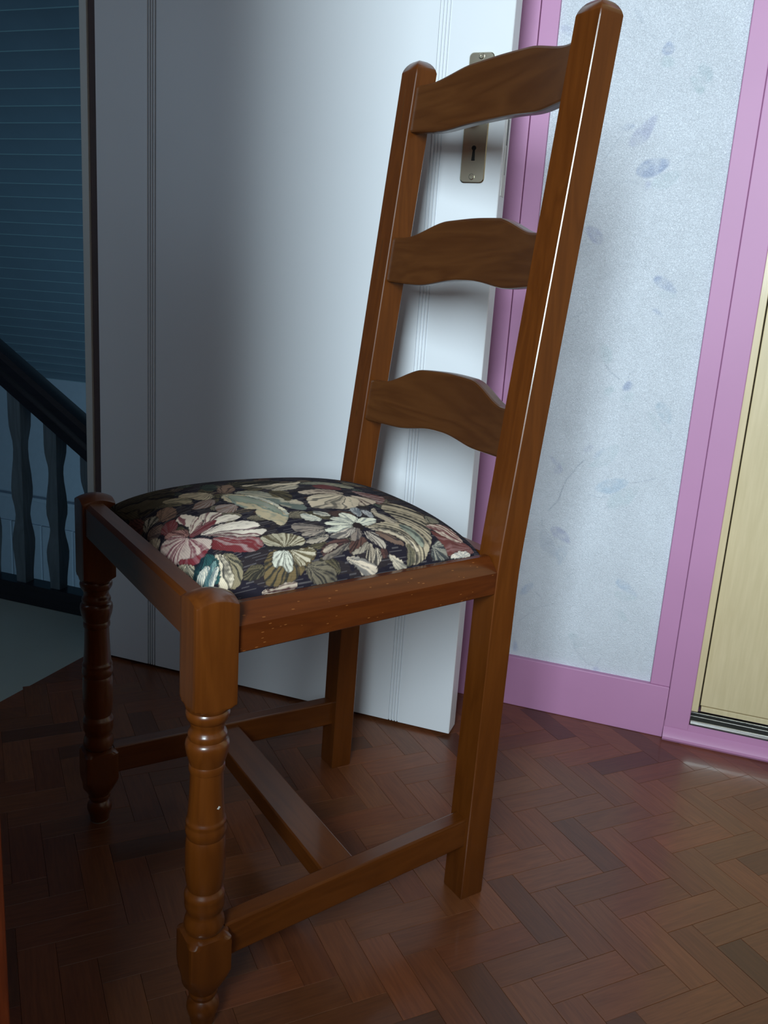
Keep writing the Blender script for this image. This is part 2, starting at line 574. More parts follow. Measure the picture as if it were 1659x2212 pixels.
STEMS = [
 (0.35,[(226.6,1138.3),(235.6,1127.4),(247.8,1120.0)]),
 (0.35,[(264.6,1119.6),(267.3,1126.5),(272.1,1131.6)]),
 (0.4,[(187.9,945.0),(197.4,964.0),(212.2,986.6)]),
 (0.5,[(217.1,917.9),(232.8,918.2),(248.8,915.6)]),
 (0.35,[(296.9,942.7),(310.3,953.9),(326.3,959.6)]),
 (0.4,[(173.7,830.0),(181.8,814.4)]),
 (0.7,[(231.3,632.0),(240.1,621.6),(256.2,610.8)]),
 (0.7,[(270.5,614.0),(271.3,621.6),(278.1,625.9)]),
 (0.5,[(263.7,581.4),(270.4,572.6),(277.3,561.9)]),
 (0.35,[(164.6,704.2),(177.4,707.0),(183.9,714.8)]),
 (0.3,[(205.3,767.1),(213.7,772.9),(222.0,778.7)]),
 (0.5,[(327.9,552.1),(342.4,538.6),(348.8,531.7),(349.2,522.3)]),
 (0.7,[(198.4,444.0),(206.5,458.1),(216.6,470.3)]),
 (0.7,[(198.4,444.0),(190.0,431.8),(184.4,412.8),(180.6,393.9),(165.0,373.1)]),
 (0.6,[(231.5,411.3),(249.2,408.7),(260.4,411.3)]),
 (0.5,[(300.1,440.6),(317.9,446.9),(335.5,453.2)]),
 (0.6,[(155.9,355.2),(158.2,343.0)]),
 (0.5,[(180.1,327.6),(190.2,310.3)]),
 (0.5,[(212.3,258.0),(217.4,265.3),(224.9,269.7)]),
 (0.35,[(159.3,221.6),(170.6,212.8),(172.2,197.9),(153.4,180.1),(136.4,162.4)]),
 (0.35,[(174.3,197.2),(186.3,200.5),(193.8,207.4)]),
 (0.4,[(234.4,155.3),(239.4,130.0),(251.1,117.0),(269.0,103.1)]),
 (0.4,[(280.8,105.6),(287.0,120.1)]),
 (0.35,[(259.1,391.0),(268.3,394.3)]),
]
nx, nz = 190, 760


def seg_dist(X, Z, a, b):
    d = b - a
    L2 = max(1e-12, float(d @ d))
    t = np.clip(((X - a[0]) * d[0] + (Z - a[1]) * d[1]) / L2, 0, 1)
    return np.hypot(X - a[0] - t * d[0], Z - a[1] - t * d[1])


def smooth_poly(p):
    for _ in range(2):
        q = np.roll(p, -1, axis=0)
        p = np.stack([0.75 * p + 0.25 * q, 0.25 * p + 0.75 * q], 1).reshape(-1, 2)
    return p


def poly_field(X, Z, p, pad):
    """signed distance (inside positive) to a closed polygon, and the slice it was computed for"""
    m = (X > p[:, 0].min() - pad) & (X < p[:, 0].max() + pad) & (Z > p[:, 1].min() - pad) & (Z < p[:, 1].max() + pad)
    if not m.any():
        return None, None
    x, z = X[m], Z[m]
    dm = np.full(x.shape, 9.0)
    ins = np.zeros(x.shape, bool)
    for k in range(len(p)):
        a, b = p[k], p[(k + 1) % len(p)]
        dm = np.minimum(dm, seg_dist(x, z, a, b))
        c = (a[1] > z) != (b[1] > z)
        if c.any():
            ins ^= c & (x < (b[0] - a[0]) * (z - a[1]) / (b[1] - a[1] + 1e-15) + a[0])
    out = np.full(X.shape, -9.0)
    out[m] = np.where(ins, dm, -dm)
    return out, m


def wall_print():
    xs = np.linspace(WX0, WX1, nx)
    zs = np.linspace(WZ0, WZ1, nz)
    X, Z = np.meshgrid(xs, zs)
    C = np.empty((nz, nx, 3))
    C[:] = s2l((214, 218, 226))

    def vnoise(sc, seed):
        r = np.random.default_rng(seed)
        g_ = r.random((int((WZ1 - WZ0) * sc) + 3, int((WX1 - WX0) * sc) + 3))
        fx, fz = (X - WX0) * sc, (Z - WZ0) * sc
        ix, iz = fx.astype(int), fz.astype(int)
        tx, tz = fx - ix, fz - iz
        tx, tz = tx * tx * (3 - 2 * tx), tz * tz * (3 - 2 * tz)
        return ((g_[iz, ix] * (1 - tx) + g_[iz, ix + 1] * tx) * (1 - tz) + (g_[iz + 1, ix] * (1 - tx) + g_[iz + 1, ix + 1] * tx) * tz)
    n1, n2 = vnoise(25, 1), vnoise(120, 2)
    C *= (0.95 + 0.07 * n1 + 0.05 * n2)[..., None]
    for k, col, pts in LEAVES:
        pts = np.array(pts) / 1000
        dist, ins = poly_field(X, Z, smooth_poly(pts), 0.006)
        if dist is None:
            continue
        a_ = np.clip(0.5 + dist / 0.004, 0, 1) * k * 0.9 * np.clip(0.25 + 0.95 * n2 + 0.12 * np.clip(1 - dist / 0.008, 0, 1) - 0.12, 0, 1)
        sl = ins
        C[sl] = C[sl] * (1 - a_[sl][..., None]) + np.array(s2l(col)) * a_[sl][..., None]
    for k, pts in STEMS:
        pts = np.array(pts) / 1000
        dmin = np.full(X.shape, 9.0)
        for m in range(len(pts) - 1):
            dmin = np.minimum(dmin, seg_dist(X, Z, pts[m], pts[m + 1]))
        a_ = np.clip(1 - dmin / 0.0014, 0, 1) * k * (0.3 + 0.9 * n2)
        a_ = np.clip(a_, 0, 1)[..., None]
        C = C * (1 - a_) + np.array(s2l((150, 160, 176))) * a_
    return X, Z, C


X, Z, C = wall_print()
V = np.stack([X, np.full_like(X, YB), Z], -1).reshape(-1, 3)
idx = np.arange(nx * nz).reshape(nz, nx)
Fq = np.stack([idx[:-1, :-1], idx[:-1, 1:], idx[1:, 1:], idx[1:, :-1]], -1).reshape(-1, 4)
me = bpy.data.meshes.new('wall_back')
# printed face plus the body of the pier behind it
ext = [(WX0, YB + 0.08, WZ0), (WX1, YB + 0.08, WZ0), (WX1, YB + 0.08, WZ1), (WX0, YB + 0.08, WZ1)]
Va = np.vstack([V, np.array(ext)])
n0 = nx * nz
me.from_pydata(Va.tolist(), [], Fq.tolist() + [(n0 + 3, n0 + 2, n0 + 1, n0)])
a = me.color_attributes.new('print', 'FLOAT_COLOR', 'POINT')
CC = np.ones((n0 + 4, 4), dtype=np.float32)
CC[:n0, :3] = C.reshape(-1, 3)
CC[n0:, :3] = s2l((210, 214, 222))
a.data.foreach_set('color', CC.ravel())
me.materials.append(M['wallpaper'])
o = bpy.data.objects.new('wall_back', me)
COL.objects.link(o)
struct(o, 'pale wallpaper pier printed with blue grey leaf sprigs', 'wall')
bm = bmesh.new()
add_box(bm, WX0 - 0.02, WX1 + 0.02, YB + 0.004, YB + 0.1, WZ1, ZC)
add_box(bm, -0.6, 0.05, YB + 0.07, YB + 0.1, 0, ZC)
add_box(bm, 0.40, XR, YB + 0.10, YB + 0.14, 0, ZC)
add_box(bm, 0.05, 0.40, YB + 0.05, YB + 0.1, 0, ZC)
struct(bm_obj('wall_behind', bm, M['room']))

# pink woodwork
struct(box('baseboard_back', 0.05, 0.4083, 0.843, 0.900, 0, 0.0945, M['pink'], bev=0.0018),
       'pink painted baseboard below the leaf wallpaper', 'baseboard')
struct(box('trim_3', 0.3755, 0.4085, 0.8455, 0.900, 0.0945, 2.3, M['pink'], bev=0.0015),
       'narrow pink cover strip right of the wallpaper', 'door casing')
struct(box('trim_4', 0.4086, 0.4490, 0.8432, 0.905, 0.0225, 2.3, M['pink'], bev=0.0015),
       'broad pink post beside the yellow closet door', 'door casing')
bm = bmesh.new()
sect = [(0.835, 0.0), (0.832, 0.004), (0.832, 0.008), (0.8345, 0.0125), (0.839, 0.0165), (0.8438, 0.021), (0.8438, 0.0335), (0.93, 0.0335), (0.93, 0.0)]
o = loft('trim_5', [[(x, y, z) for y, z in sect] for x in (0.4085, XR)], M['pink'])
struct(o, 'pink closet plinth with rounded nosing at floor level', 'plinth')
bm.free()
struct(box('trim_6', 0.0665, 0.0965, 0.8455, 0.900, 0.0945, 2.3, M['pink'], bev=0.0015),
       'narrow pink cover strip left of the wallpaper', 'door casing')
struct(box('trim_7', 0.0235, 0.0658, 0.8435, 0.905, 0, 2.3, M['pink'], bev=0.0015),
       'broad pink post half hidden behind the white door', 'door casing')

# sliding closet door in the recess
cl = empty('closet_door', (1.0, 0.876, 0.049), 'pale yellow birch sliding closet door right of the pink post', 'closet door')


def cbox(name, x0, x1, y0, y1, z0, z1, mat, bev=0.001):
    o = box(name, x0 - 1.0, x1 - 1.0, y0 - 0.876, y1 - 0.876, z0 - 0.049, z1 - 0.049, mat, cl, bev)
    return o


cbox('stile', 0.4495, 0.4612, 0.868, 0.892, 0.049, 2.25, M['closet'])
cbox('panel', 0.4637, 1.55, 0.876, 0.892, 0.0595, 2.25, M['closet'])
cbox('bottom_rail', 0.4655, 1.55, 0.874, 0.892, 0.049, 0.0585, M['closet'])
tr = empty('closet_track', (1.0, 0.87, 0.0335), 'aluminium floor track below the yellow closet door', 'track')


def tbox(name, y0, y1, z0, z1, mat, bev=0.0005):
    return box(name, 0.4495 - 1.0, XR - 1.0, y0 - 0.87, y1 - 0.87, z0 - 0.0335, z1 - 0.0335, mat, tr, bev)


tbox('track_base', 0.8445, 0.905, 0.0336, 0.0352, M['alu_dark'])
tbox('front_lip', 0.8445, 0.8475, 0.0352, 0.0420, M['alu'], 0.0012)
tbox('middle_rib', 0.8600, 0.8620, 0.0352, 0.0440, M['alu'])
tbox('channel', 0.8622, 0.8690, 0.0352, 0.0372, M['alu_dark'])
tbox('rear_rib', 0.8690, 0.8720, 0.0352, 0.0475, M['alu'])

# ------------------------------------------------------------------ hall beyond the doorway
struct(box('floor_landing', -2.4, XL, -0.6, 0.875, -0.05, -0.0005, M['landing']))
bm = bmesh.new()
add_box(bm, -5.2, -0.6, 3.0, 3.1, -1.8, 0.203)
hw = struct(bm_obj('wall_hall', bm, M['hall_wall']), 'dim blue grey stairwell wall below the sloping boards', 'wall')
hw_px = [(-3.60, -3.036), (-3.026, -2.834), (-2.824, -2.626), (-2.616, -2.2)]
for x0, x1 in hw_px:
    box('panel', x0, x1, 2.988, 3.003, -1.75, -0.60, M['hall_wall'], hw, 0.003)
box('dado_rail', -5.0, -1.0, 2.965, 3.003, -0.463, -0.442, M['hall_wall'], hw, 0.004)
struct(box('wall_hall_left', -5.3, -5.2, -1.0, 3.1, -1.8, 2.6, M['hall_wall']))
struct(box('wall_hall_right', -0.60, -0.55, 0.93, 3.1, -1.8, 2.6, M['hall_wall']))
struct(box('floor_stairwell', -5.3, -0.55, 0.875, 3.1, -1.85, -1.8, M['landing']))
struct(box('wall_hall_near', -5.2, -0.75, -0.7, -0.6, -0.05, 2.6, M['hall_wall']))
# sloping ceiling clad with boards
slope = struct(box('ceiling_hall', -2.3, 2.3, -0.2, 52 * 0.0630, -0.03, 0.0034, M['joint_glint']),
               'sloping stairwell ceiling clad in narrow grey blue boards', 'ceiling')
slope.location = (-2.9, 3.0, 0.203)
slope.rotation_euler = (math.radians(135), 0, 0)
PW = 0.0630
bmb = bmesh.new()
add_box(bmb, -2.3, 2.3, 0.0018, PW - 0.0018, 0.0, 0.004, 0.0012, 2)
plank_me = bpy.data.meshes.new('plank')
bmb.to_mesh(plank_me)
bmb.free()
plank_me.shade_smooth()
plank_me.set_sharp_from_angle(angle=math.radians(40))
plank_me.materials.append(M['lambris'])
for k in range(52):
    o = bpy.data.objects.new('plank', plank_me)
    COL.objects.link(o)
    o.parent = slope
    o.location = (0, k * PW, 0)
# balustrade
bal = empty('stair_balustrade', (-1.1, 0.842, 0), 'dark stair handrail with wavy cut balusters beyond the doorway', 'balustrade')
hs = (0.431 - 0.568) / 0.2166


def hz(x):
    return 0.568 + (x + 1.0201) * hs


hsec = [(-0.020, -0.076), (0.020, -0.076), (0.022, -0.052), (0.017, -0.047), (0.023, -0.040), (0.028, -0.030), (0.028, -0.012), (0.020, -0.002), (0.008, 0.0),
        (-0.008, 0.0), (-0.020, -0.002), (-0.028, -0.012), (-0.028, -0.030), (-0.023, -0.040), (-0.017, -0.047), (-0.022, -0.052)]
loft('handrail', [[(x + 1.1, y, hz(x) + z) for y, z in hsec] for x in (-1.75, -0.69)], M['dark_rail'], bal)
box('bottom_rail', -1.75 + 1.1, -0.69 + 1.1, -0.022, 0.022, 0, 0.0465, M['dark_rail'], bal, 0.002)
for k in range(-6, 3):
    xc = -0.9757 + 0.0925 * k
    if xc < -1.72 or xc > -0.7:
        continue
    zt, zb = hz(xc) - 0.070, 0.045
    prof = [(0, .0162), (.12, .0162), (.17, .0155), (.21, .0135), (.25, .0112), (.29, .0106), (.34, .0113), (.42, .0140), (.49, .0155),
            (.54, .0150), (.59, .0120), (.635, .0106), (.68, .0122), (.73, .0152), (.77, .0165), (.82, .0160), (.88, .0142), (.94, .0128), (1, .0124)]
    rings = []
    for f, h in prof:
        z = zt + (zb - zt) * f
        rings.append([(xc + 1.1 + a, b, z) for a, b in ((-h, -h), (h, -h), (h, h), (-h, h))])
    # raise the top to meet the sloping underside
    rings.insert(0, [(p[0], p[1], hz(p[0] - 1.1) - 0.074) for p in rings[0]])
    rings.pop(1)
    loft('baluster', rings, M['baluster'], bal)

# ------------------------------------------------------------------ white door
DXL, DXR, DYF, DT = -0.635, 0.067, 0.672, 0.038
dr = struct(empty('door_1', ((DXL + DXR) / 2, DYF + DT / 2, 0.006)), 'open white panel door standing behind the chair', 'door')
dcx, dcy = (DXL + DXR) / 2, DYF + DT / 2
# leaf with two routed groups of flutes: profile along x, extruded in z
fl_r = [-0.0415, -0.0362, -0.0312, -0.0262]
fl_l = [-0.5322, -0.5278, -0.5232, -0.5180]
cuts = sorted([(x, 0.0026 if x > -0.3 else 0.008) for x in fl_r + fl_l])
poly = [(DXL, DYF)]
for x, dp in cuts:
    w = 0.0012 if x > -0.3 else 0.0015
    poly += [(x - w, DYF), (x - w * 0.5, DYF + dp), (x + w * 0.5, DYF + dp), (x + w, DYF)]
poly += [(DXR - 0.001, DYF), (DXR, DYF + 0.001), (DXR, DYF + DT), (DXL, DYF + DT)]
bm = bmesh.new()
lo = [bm.verts.new((x - dcx, y - dcy, 0.0)) for x, y in poly]
hi = [bm.verts.new((x - dcx, y - dcy, 2.03)) for x, y in poly]
n = len(poly)
for k in range(n):
    bm.faces.new((lo[k], lo[(k + 1) % n], hi[(k + 1) % n], hi[k]))
for ring in (lo, hi):
    f = bm.faces.new(ring)
bmesh.ops.triangulate(bm, faces=[f for f in bm.faces if len(f.verts) > 4])
bm_obj('door_leaf', bm, M['door'], dr, 20)


def plate_poly(x0, x1, z0, z1, r, y0, y1, bev=0.0012):
    rings = []
    for y, e in ((y1, 0), (y0 + bev, 0), (y0, bev)):
        rings.append([(a, y, b) for a, b in rrect(x0 + e, x1 - e, z0 + e, z1 - e, r - e * 0.5, 5)])
    return rings


def dl(rings):
    return [[(x - dcx, y - dcy, z - 0.006) for x, y, z in r] for r in rings]


pl = loft('lock_plate', dl(plate_poly(0.0072, 0.0438, 0.8862, 1.0607, 0.0065, DYF - 0.0032, DYF + 0.0005)), M['nickel'], dr)


def screw(z):
    rings = []
    for r, y in ((0.0042, 0.0), (0.0042, -0.0008), (0.0034, -0.0015), (0.0018, -0.0015), (0.0016, -0.0004), (0.0001, -0.0004)):
        rings.append([(0.0252 - dcx + r * math.cos(t), DYF - 0.0032 - dcy + y, z - 0.006 + r * math.sin(t)) for t in np.linspace(0, 2 * math.pi, 17)[:-1]])
    loft('screw', rings, M['nickel'], pl)


screw(0.8945)
screw(1.0555)
kp = []
for t in np.radians(np.arange(-60, 241, 15)):
    kp.append((0.0252 + 0.0034 * math.cos(t), 0.9338 + 0.0034 * math.sin(t)))
kp += [(0.0226, 0.9165), (0.0278, 0.9165)]
loft('keyhole', [[(x - dcx, y - dcy, z - 0.006) for x, z in kp] for y in (DYF - 0.0030, DYF - 0.00335)], M['black'], pl)
# handle hub behind the top slat
rings = [[(0.0252 - dcx + r * math.cos(t), DYF - 0.003 + y - dcy, 0.983 - 0.006 + r * math.sin(t)) for t in np.linspace(0, 2 * math.pi, 25)[:-1]]
         for r, y in ((0.011, 0), (0.011, -0.006), (0.008, -0.009), (0.0075, -0.03), (0.010, -0.034), (0.010, -0.042), (0.008, -0.045))]
loft('door_handle', rings, M['nickel'], dr)
# lock faceplate on the free edge
fp = box('lock_faceplate', DXR - dcx - 0.0002, DXR - dcx + 0.0008, DYF + 0.010 - dcy, DYF + 0.030 - dcy, 0.865, 1.055, M['jamb'], dr, 0.0003)
box('latch_slot', DXR - dcx + 0.0006, DXR - dcx + 0.0011, DYF + 0.0155 - dcy, DYF + 0.0185 - dcy, 0.935, 0.99, M['alu_dark'], fp)
box('bolt_slot', DXR - dcx + 0.0006, DXR - dcx + 0.0011, DYF + 0.0205 - dcy, DYF + 0.0222 - dcy, 0.895, 0.97, M['alu_dark'], fp)

# ------------------------------------------------------------------ chair
OX, OY = 0.18, 0.192
rz = math.radians(52.5)
chair = empty('dining_chair', (OX * math.cos(rz) - OY * math.sin(rz), OX * math.sin(rz) + OY * math.cos(rz), 0.0),
              'brown wooden ladder-back chair with turned front legs and floral seat', 'chair', None, rz)


def C_(p):
    return (p[0] - OX, p[1] - OY, p[2])


def rings_c(rs):
    return [[C_(p) for p in r] for r in rs]


W_ = 0.384
PD, PWd, DD = 0.0330, 0.0366, 0.3630
ZB, ZT, XT = 0.430, 1.0075, 0.0632
YN0, YN1 = 0.0371, 0.0400
YF0, YF1 = 0.3728, 0.3708

# turned front leg
HA, HB = 0.0206, 0.0212
turn = [(.0123, .0015), (.0132, .0091), (.0145, .0128), (.0163, .0201), (.0155, .0261), (.0119, .0310), (.0119, .0322), (.0138, .0350), (.0145, .0375), (.0138, .0400), (.0150, .0425)]
turn += [(.0210, .0520), (.0262, .0620), (.0286, .0680), (.0289, .0695), (.0289, .1015), (.0280, .1045), (.0235, .1075), (.0180, .1088)]
turn += [(.0163, .1092), (.0178, .1110), (.0194, .1150), (.0196, .1180), (.0188, .1228), (.0172, .1275), (.0166, .1300), (.0172, .1330), (.0190, .1370), (.0193, .1420), (.0190, .1455), (.0196, .1480), (.0194, .1510), (.0184, .1535), (.0170, .1555), (.0164, .1570)]
turn += [(.0183, .1664), (.0189, .1760), (.0191, .1870), (.0191, .2000), (.0187, .2085), (.0180, .2118), (.0176, .2130), (.0184, .2150), (.0193, .2190), (.0193, .2220), (.0186, .2250), (.0183, .2265), (.0189, .2285), (.0188, .2305), (.0178, .2320)]
turn += [(.0173, .2345), (.0163, .2500), (.0157, .2650), (.0153, .2780), (.0152, .2812), (.0165, .2822), (.0168, .2850), (.0166, .2880), (.0160, .2895), (.0172, .2935), (.0190, .2995), (.0200, .3050), (.0203, .3085), (.0197, .3120), (.0182, .3140), (.0172, .3148), (.0176, .3160), (.0180, .3190), (.0174, .3215), (.0158, .3235)]
turn += [(.0154, .3267), (.0157, .3290), (.0166, .3312), (.0168, .3325), (.0178, .3332), (.0196, .3365), (.0202, .3400), (.0198, .3425), (.0188, .3440), (.0205, .3465), (.0250, .3495), (.0278, .3515), (.0281, .3530), (.0281, .4470)]


def leg_rings():
    out = []
    NA = 64
    for R, z in turn:
        h = HB if z < 0.112 else HA
        r = []
        for k in range(NA):
            t = 2 * math.pi * k / NA + math.pi / 4
            sq = h / max(abs(math.cos(t)), abs(math.sin(t)))
            rr = min(R, sq)
            r.append((rr * math.cos(t), rr * math.sin(t), z))
        out.append(r)
    last = out[-1]
    for s in (0.985, 0.94, 0.86, 0.7, 0.45, 0.2, 0.02):
        ring = []
        for x, y, z in last:
            a, b = x * s / HA, y * s / HA
            dz = 0.0055 * (1 - a * a) + 0.0055 * (1 - b * b)
            a0, b0 = x / HA, y / HA
            ring.append((x * s, y * s, 0.4465 + dz))
        out.append(ring)
    # lift the arched rim of the block faces
    out[len(turn) - 1] = [(x, y, 0.4455 + 0.0050 * (1 - (x / HA) ** 2) + 0.0050 * (1 - (y / HA) ** 2)) for x, y, z in out[len(turn) - 1]]
    return out


LR = leg_rings()
legs = []
for yy in (0.0, W_):
    o = loft('front_leg', rings_c([[(x, y + yy, z) for x, y, z in r] for r in LR]), M['chair_z'], chair, sharp=32)
    legs.append(o)
    pad = [[(rr * math.cos(t), yy + rr * math.sin(t), z) for t in np.linspace(0, 2 * math.pi, 25)[:-1]] for rr, z in ((.0122, 0), (.0122, .0018))]
    loft('foot_pad', rings_c(pad), M['felt'], o)
# paint chip on the near turned leg
tdir = math.radians(-68)
rr = 0.0165
b0 = Vector((math.cos(tdir), math.sin(tdir), 0))
tt = Vector((-b0.y, b0.x, 0))
pc = [C_(b0 * (rr + e) + tt * (k * math.cos(t)) + Vector((0, 0, 0.2478 + k * 0.8 * math.sin(t)))) for e, k in ((-0.001, .0022), (0.0003, .002)) for t in np.radians([10, 80, 190, 260])]
mesh_obj('paint_chip', pc, [(0, 1, 5, 4), (1, 2, 6, 5), (2, 3, 7, 6), (3, 0, 4, 7), (4, 5, 6, 7)], M['jamb'], legs[0], smooth=False)


def post_x(z):
    k = XT / (ZT - ZB)
    d = z - ZB
    s = 0.02
    return DD + k * (0.5 * (d + math.sqrt(d * d + s * s)) - 0.000) - (0.0048 * max(0, ZB - z) / ZB)


def make_post(y0, y1, dx=0.0):
    zs = list(np.linspace(0, 0.36, 5)) + list(np.linspace(0.39, 0.50, 14)) + list(np.linspace(0.56, ZT - 0.004, 8))
    base = rrect(-PD / 2, PD / 2, -PWd / 2, PWd / 2, 0.0010, 1)
    rings = []
    for i, z in enumerate(zs):
        t = max(0, (z - ZB) / (ZT - ZB))
        cx, cy = post_x(z) + dx, y0 + (y1 - y0) * t
        s = 0.96 if i == 0 else 1
        rings.append([(cx + a * s, cy + b * s, z) for a, b in base])
        if i == 0:
            rings.append([(cx + a, cy + b, z + 0.002) for a, b in base])
    cx, cy = post_x(ZT) + dx, y1
    for s in (1.0, 0.985, 0.96, 0.92, 0.86, 0.75, 0.6, 0.4, 0.2, 0.05):
        rings.append([(cx + a * s, cy + b * s, ZT - 0.004 + 0.021 * math.sqrt(max(0, 1 - 0.5 * ((a / (PD / 2)) ** 2 + (b / (PWd / 2)) ** 2) * s * s))) for a, b in base])
    return loft('back_post', rings_c(rings), M['chair_z'], chair, sharp=40)


make_post(YN0, YN1)
make_post(YF0, YF1, 0.005)

# curved ladder slats
def make_slat(ztop, zbot, peak, dip, arch):
    yc, hy = 0.2060, 0.168
    T_ = 0.016
    rings = []
    for s in np.linspace(-1, 1, 57):
        y = yc + hy * s
        q = abs(s)

        def sm(a, b, x):
            t = min(1, max(0, (x - a) / (b - a)))
            return t * t * (3 - 2 * t)
        top = ztop + peak * (1 - sm(0.30, 0.78, q)) + 0.0025 * (1 - sm(0, 0.5, q)) - 0.0025
        bot = zbot - dip * math.exp(-((q - 0.55) / 0.22) ** 2) + arch * (1 - sm(0.05, 0.5, q))
        bow = 0.020 * (1 - s * s)
        ring = []
        for a, b in rrect(-T_ / 2, T_ / 2, bot, top, 0.003, 2):
            x = post_x(b) - 0.004 + bow + a
            ring.append((x, y, b))
        rings.append(ring)
    return loft('back_slat', rings_c(rings), M['chair_slat'], chair, sharp=20)


make_slat(0.992, 0.931, 0.013, 0.004, 0.0)
make_slat(0.798, 0.737, 0.019, 0.003, 0.005)
make_slat(0.605, 0.546, 0.023, 0.001, 0.007)


# seat rails: outer chamfer along the upper edge
def rail_sect(th, h, ch):
    return [(0, 0), (0, h - ch), (0.0008, h - ch + 0.0008), (-ch * 0.75 - 0.0, h - 0.0008), (-ch * 0.75 - 0.001, h), (-th, h), (-th, 0)]


def rail(name, p0, p1, th, h, ch, mat, parent, outer):
    """p0->p1 run along the outer lower edge; outer = unit vector pointing outward"""
    p0, p1, ou = Vector(p0), Vector(p1), Vector(outer)
    d = (p1 - p0).normalized()
    ou = (ou - d * ou.dot(d)).normalized()
    rings = []
    for p in (p0, p1):
        ring = []
        for a, b in [(-0.0012, 0), (0, 0.0012), (0, h - ch), (-0.0012, h - ch + 0.0014), (-ch * 0.85, h - 0.0012), (-ch * 0.85 - 0.0018, h), (-th, h), (-th, 0)]:
            q = p + ou * a + Vector((0, 0, b))
            ring.append(C_(q))
        rings.append(ring)
    return loft(name, rings, mat, parent)


rail('seat_rail', (0.0200, -0.0150, 0.3985), (DD - 0.0155, 0.0198, 0.3985), 0.022, 0.0420, 0.016, M['chair_rail'], chair, (0, -1, 0))
rail('seat_rail', (0.0200, W_ + 0.0150, 0.3985), (DD - 0.0125, YF0 + 0.0180, 0.3985), 0.022, 0.0420, 0.016, M['chair_rail'], chair, (0, 1, 0))
rail('seat_rail', (-0.0175, 0.0200, 0.4085), (-0.0175, W_ - 0.0200, 0.4085), 0.022, 0.0400, 0.004, M['chair_y'], chair, (-1, 0, 0))
rail('seat_rail', (DD + 0.012, YN0 + 0.017, 0.3985), (DD + 0.014, YF0 - 0.017, 0.3985), 0.022, 0.0400, 0.003, M['chair_y'], chair, (1, 0, 0))

# stretchers
ss = rrect(-0.010, 0.010, -0.019, 0.019, 0.002, 2)
beam('side_stretcher', C_((0.018, 0.003, 0.0905)), C_((DD - 0.018, YN0 - 0.002, 0.0905)), ss, M['chair_x'], chair)
beam('side_stretcher', C_((0.018, W_ - 0.002, 0.0905)), C_((DD - 0.013, YF0 + 0.001, 0.0905)), ss, M['chair_x'], chair)
beam('cross_stretcher', C_((0.167, 0.022, 0.0925)), C_((0.172, W_ - 0.013, 0.0925)), rrect(-0.0215, 0.0215, -0.012, 0.012, 0.002, 2), M['chair_y'], chair)

